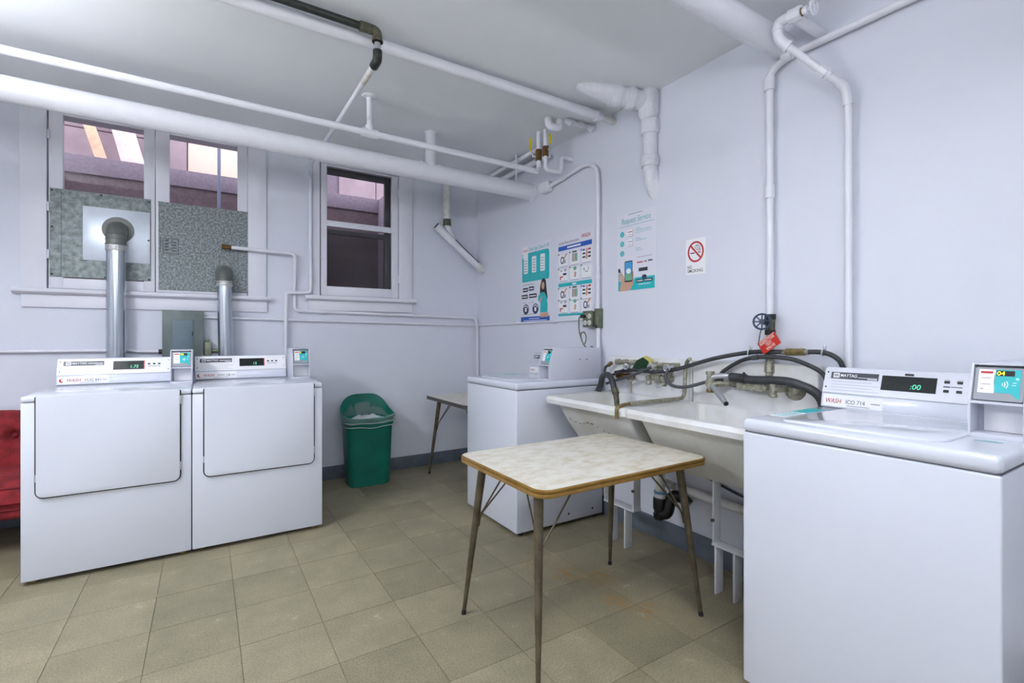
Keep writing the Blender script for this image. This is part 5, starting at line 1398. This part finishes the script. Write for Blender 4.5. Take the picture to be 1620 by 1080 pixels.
for j in range(ny - 1):
    for i in range(nx - 1):
        bm.faces.new((top[j][i], top[j][i + 1], top[j + 1][i + 1], top[j + 1][i]))
        bm.faces.new((bot[j][i], bot[j + 1][i], bot[j + 1][i + 1], bot[j][i + 1]))
for j in range(ny - 1):
    bm.faces.new((top[j][0], top[j + 1][0], bot[j + 1][0], bot[j][0])); bm.faces.new((top[j][-1], bot[j][-1], bot[j + 1][-1], top[j + 1][-1]))
for i in range(nx - 1):
    bm.faces.new((top[0][i], bot[0][i], bot[0][i + 1], top[0][i + 1])); bm.faces.new((top[-1][i], top[-1][i + 1], bot[-1][i + 1], bot[-1][i]))
sc = ob('seat_cushion', bm, 'velvet', ch, smooth=60)
bm = B(); tube(bm, [(cx0, 3.662, 0.384), (cx1, 3.662, 0.384)], 0.006, 8); ob('piping', bm, 'velvet_dark', sc)
bm = B(); tube(bm, [(cx0 + 0.03, 3.677, 0.262), (cx1 - 0.03, 3.677, 0.262)], 0.005, 8); ob('piping', bm, 'velvet_dark', sc)
# buttoned back: front height field with vertical channels and buttons
bm = B()
nx, nz = 60, 24
F_, K_ = [], []
btn = [(-1.62 + 0.21 * k, 0.60) for k in range(4)]
for j in range(nz):
    rf, rk = [], []
    for i in range(nx):
        u_, w_ = i / (nx - 1), j / (nz - 1)
        x = cx0 + 0.02 + (cx1 - cx0 - 0.04) * u_
        top_z = 0.75 - 0.05 * (2 * u_ - 1) ** 4
        z = 0.40 + (top_z - 0.40) * w_
        ch_ = abs(math.sin((x + 0.99) * PI / 0.21))
        y = 4.10 - 0.035 * ch_ ** 0.4 + 0.06 * w_
        for (bx2, bz2) in btn:
            d2 = math.hypot(x - bx2, z - bz2)
            y += 0.05 * math.exp(-(d2 / 0.03) ** 2)
        if w_ > 0.8: y += 0.05 * ((w_ - 0.8) / 0.2) ** 2
        rf.append(bm.verts.new((x, y, z))); rk.append(bm.verts.new((x, 4.24, z)))
    F_.append(rf); K_.append(rk)
for j in range(nz - 1):
    for i in range(nx - 1):
        bm.faces.new((F_[j][i], F_[j][i + 1], F_[j + 1][i + 1], F_[j + 1][i])); bm.faces.new((K_[j][i], K_[j + 1][i], K_[j + 1][i + 1], K_[j][i + 1]))
    bm.faces.new((F_[j][0], F_[j + 1][0], K_[j + 1][0], K_[j][0])); bm.faces.new((F_[j][-1], K_[j][-1], K_[j + 1][-1], F_[j + 1][-1]))
for i in range(nx - 1):
    bm.faces.new((F_[-1][i], F_[-1][i + 1], K_[-1][i + 1], K_[-1][i])); bm.faces.new((F_[0][i], K_[0][i], K_[0][i + 1], F_[0][i + 1]))
bk = ob('backrest', bm, 'velvet', ch, smooth=60)
for (bx2, bz2) in btn:
    bm = B(); lathe(bm, [(0.0, 0.0), (0.012, 0.001), (0.014, 0.005), (0.010, 0.010), (0.0, 0.012)], (bx2, 4.145, bz2), (0, -1, 0), 14); ob('button', bm, 'velvet_dark', bk)
for x in (cx0 + 0.03, cx1 - 0.03):
    for y in (3.74, 4.15):
        bm = B(); cyl(bm, (x, y, 0.0), (x, y, 0.20), 0.016, 0.024, n=12); ob('leg', bm, 'wood_dark', ch)
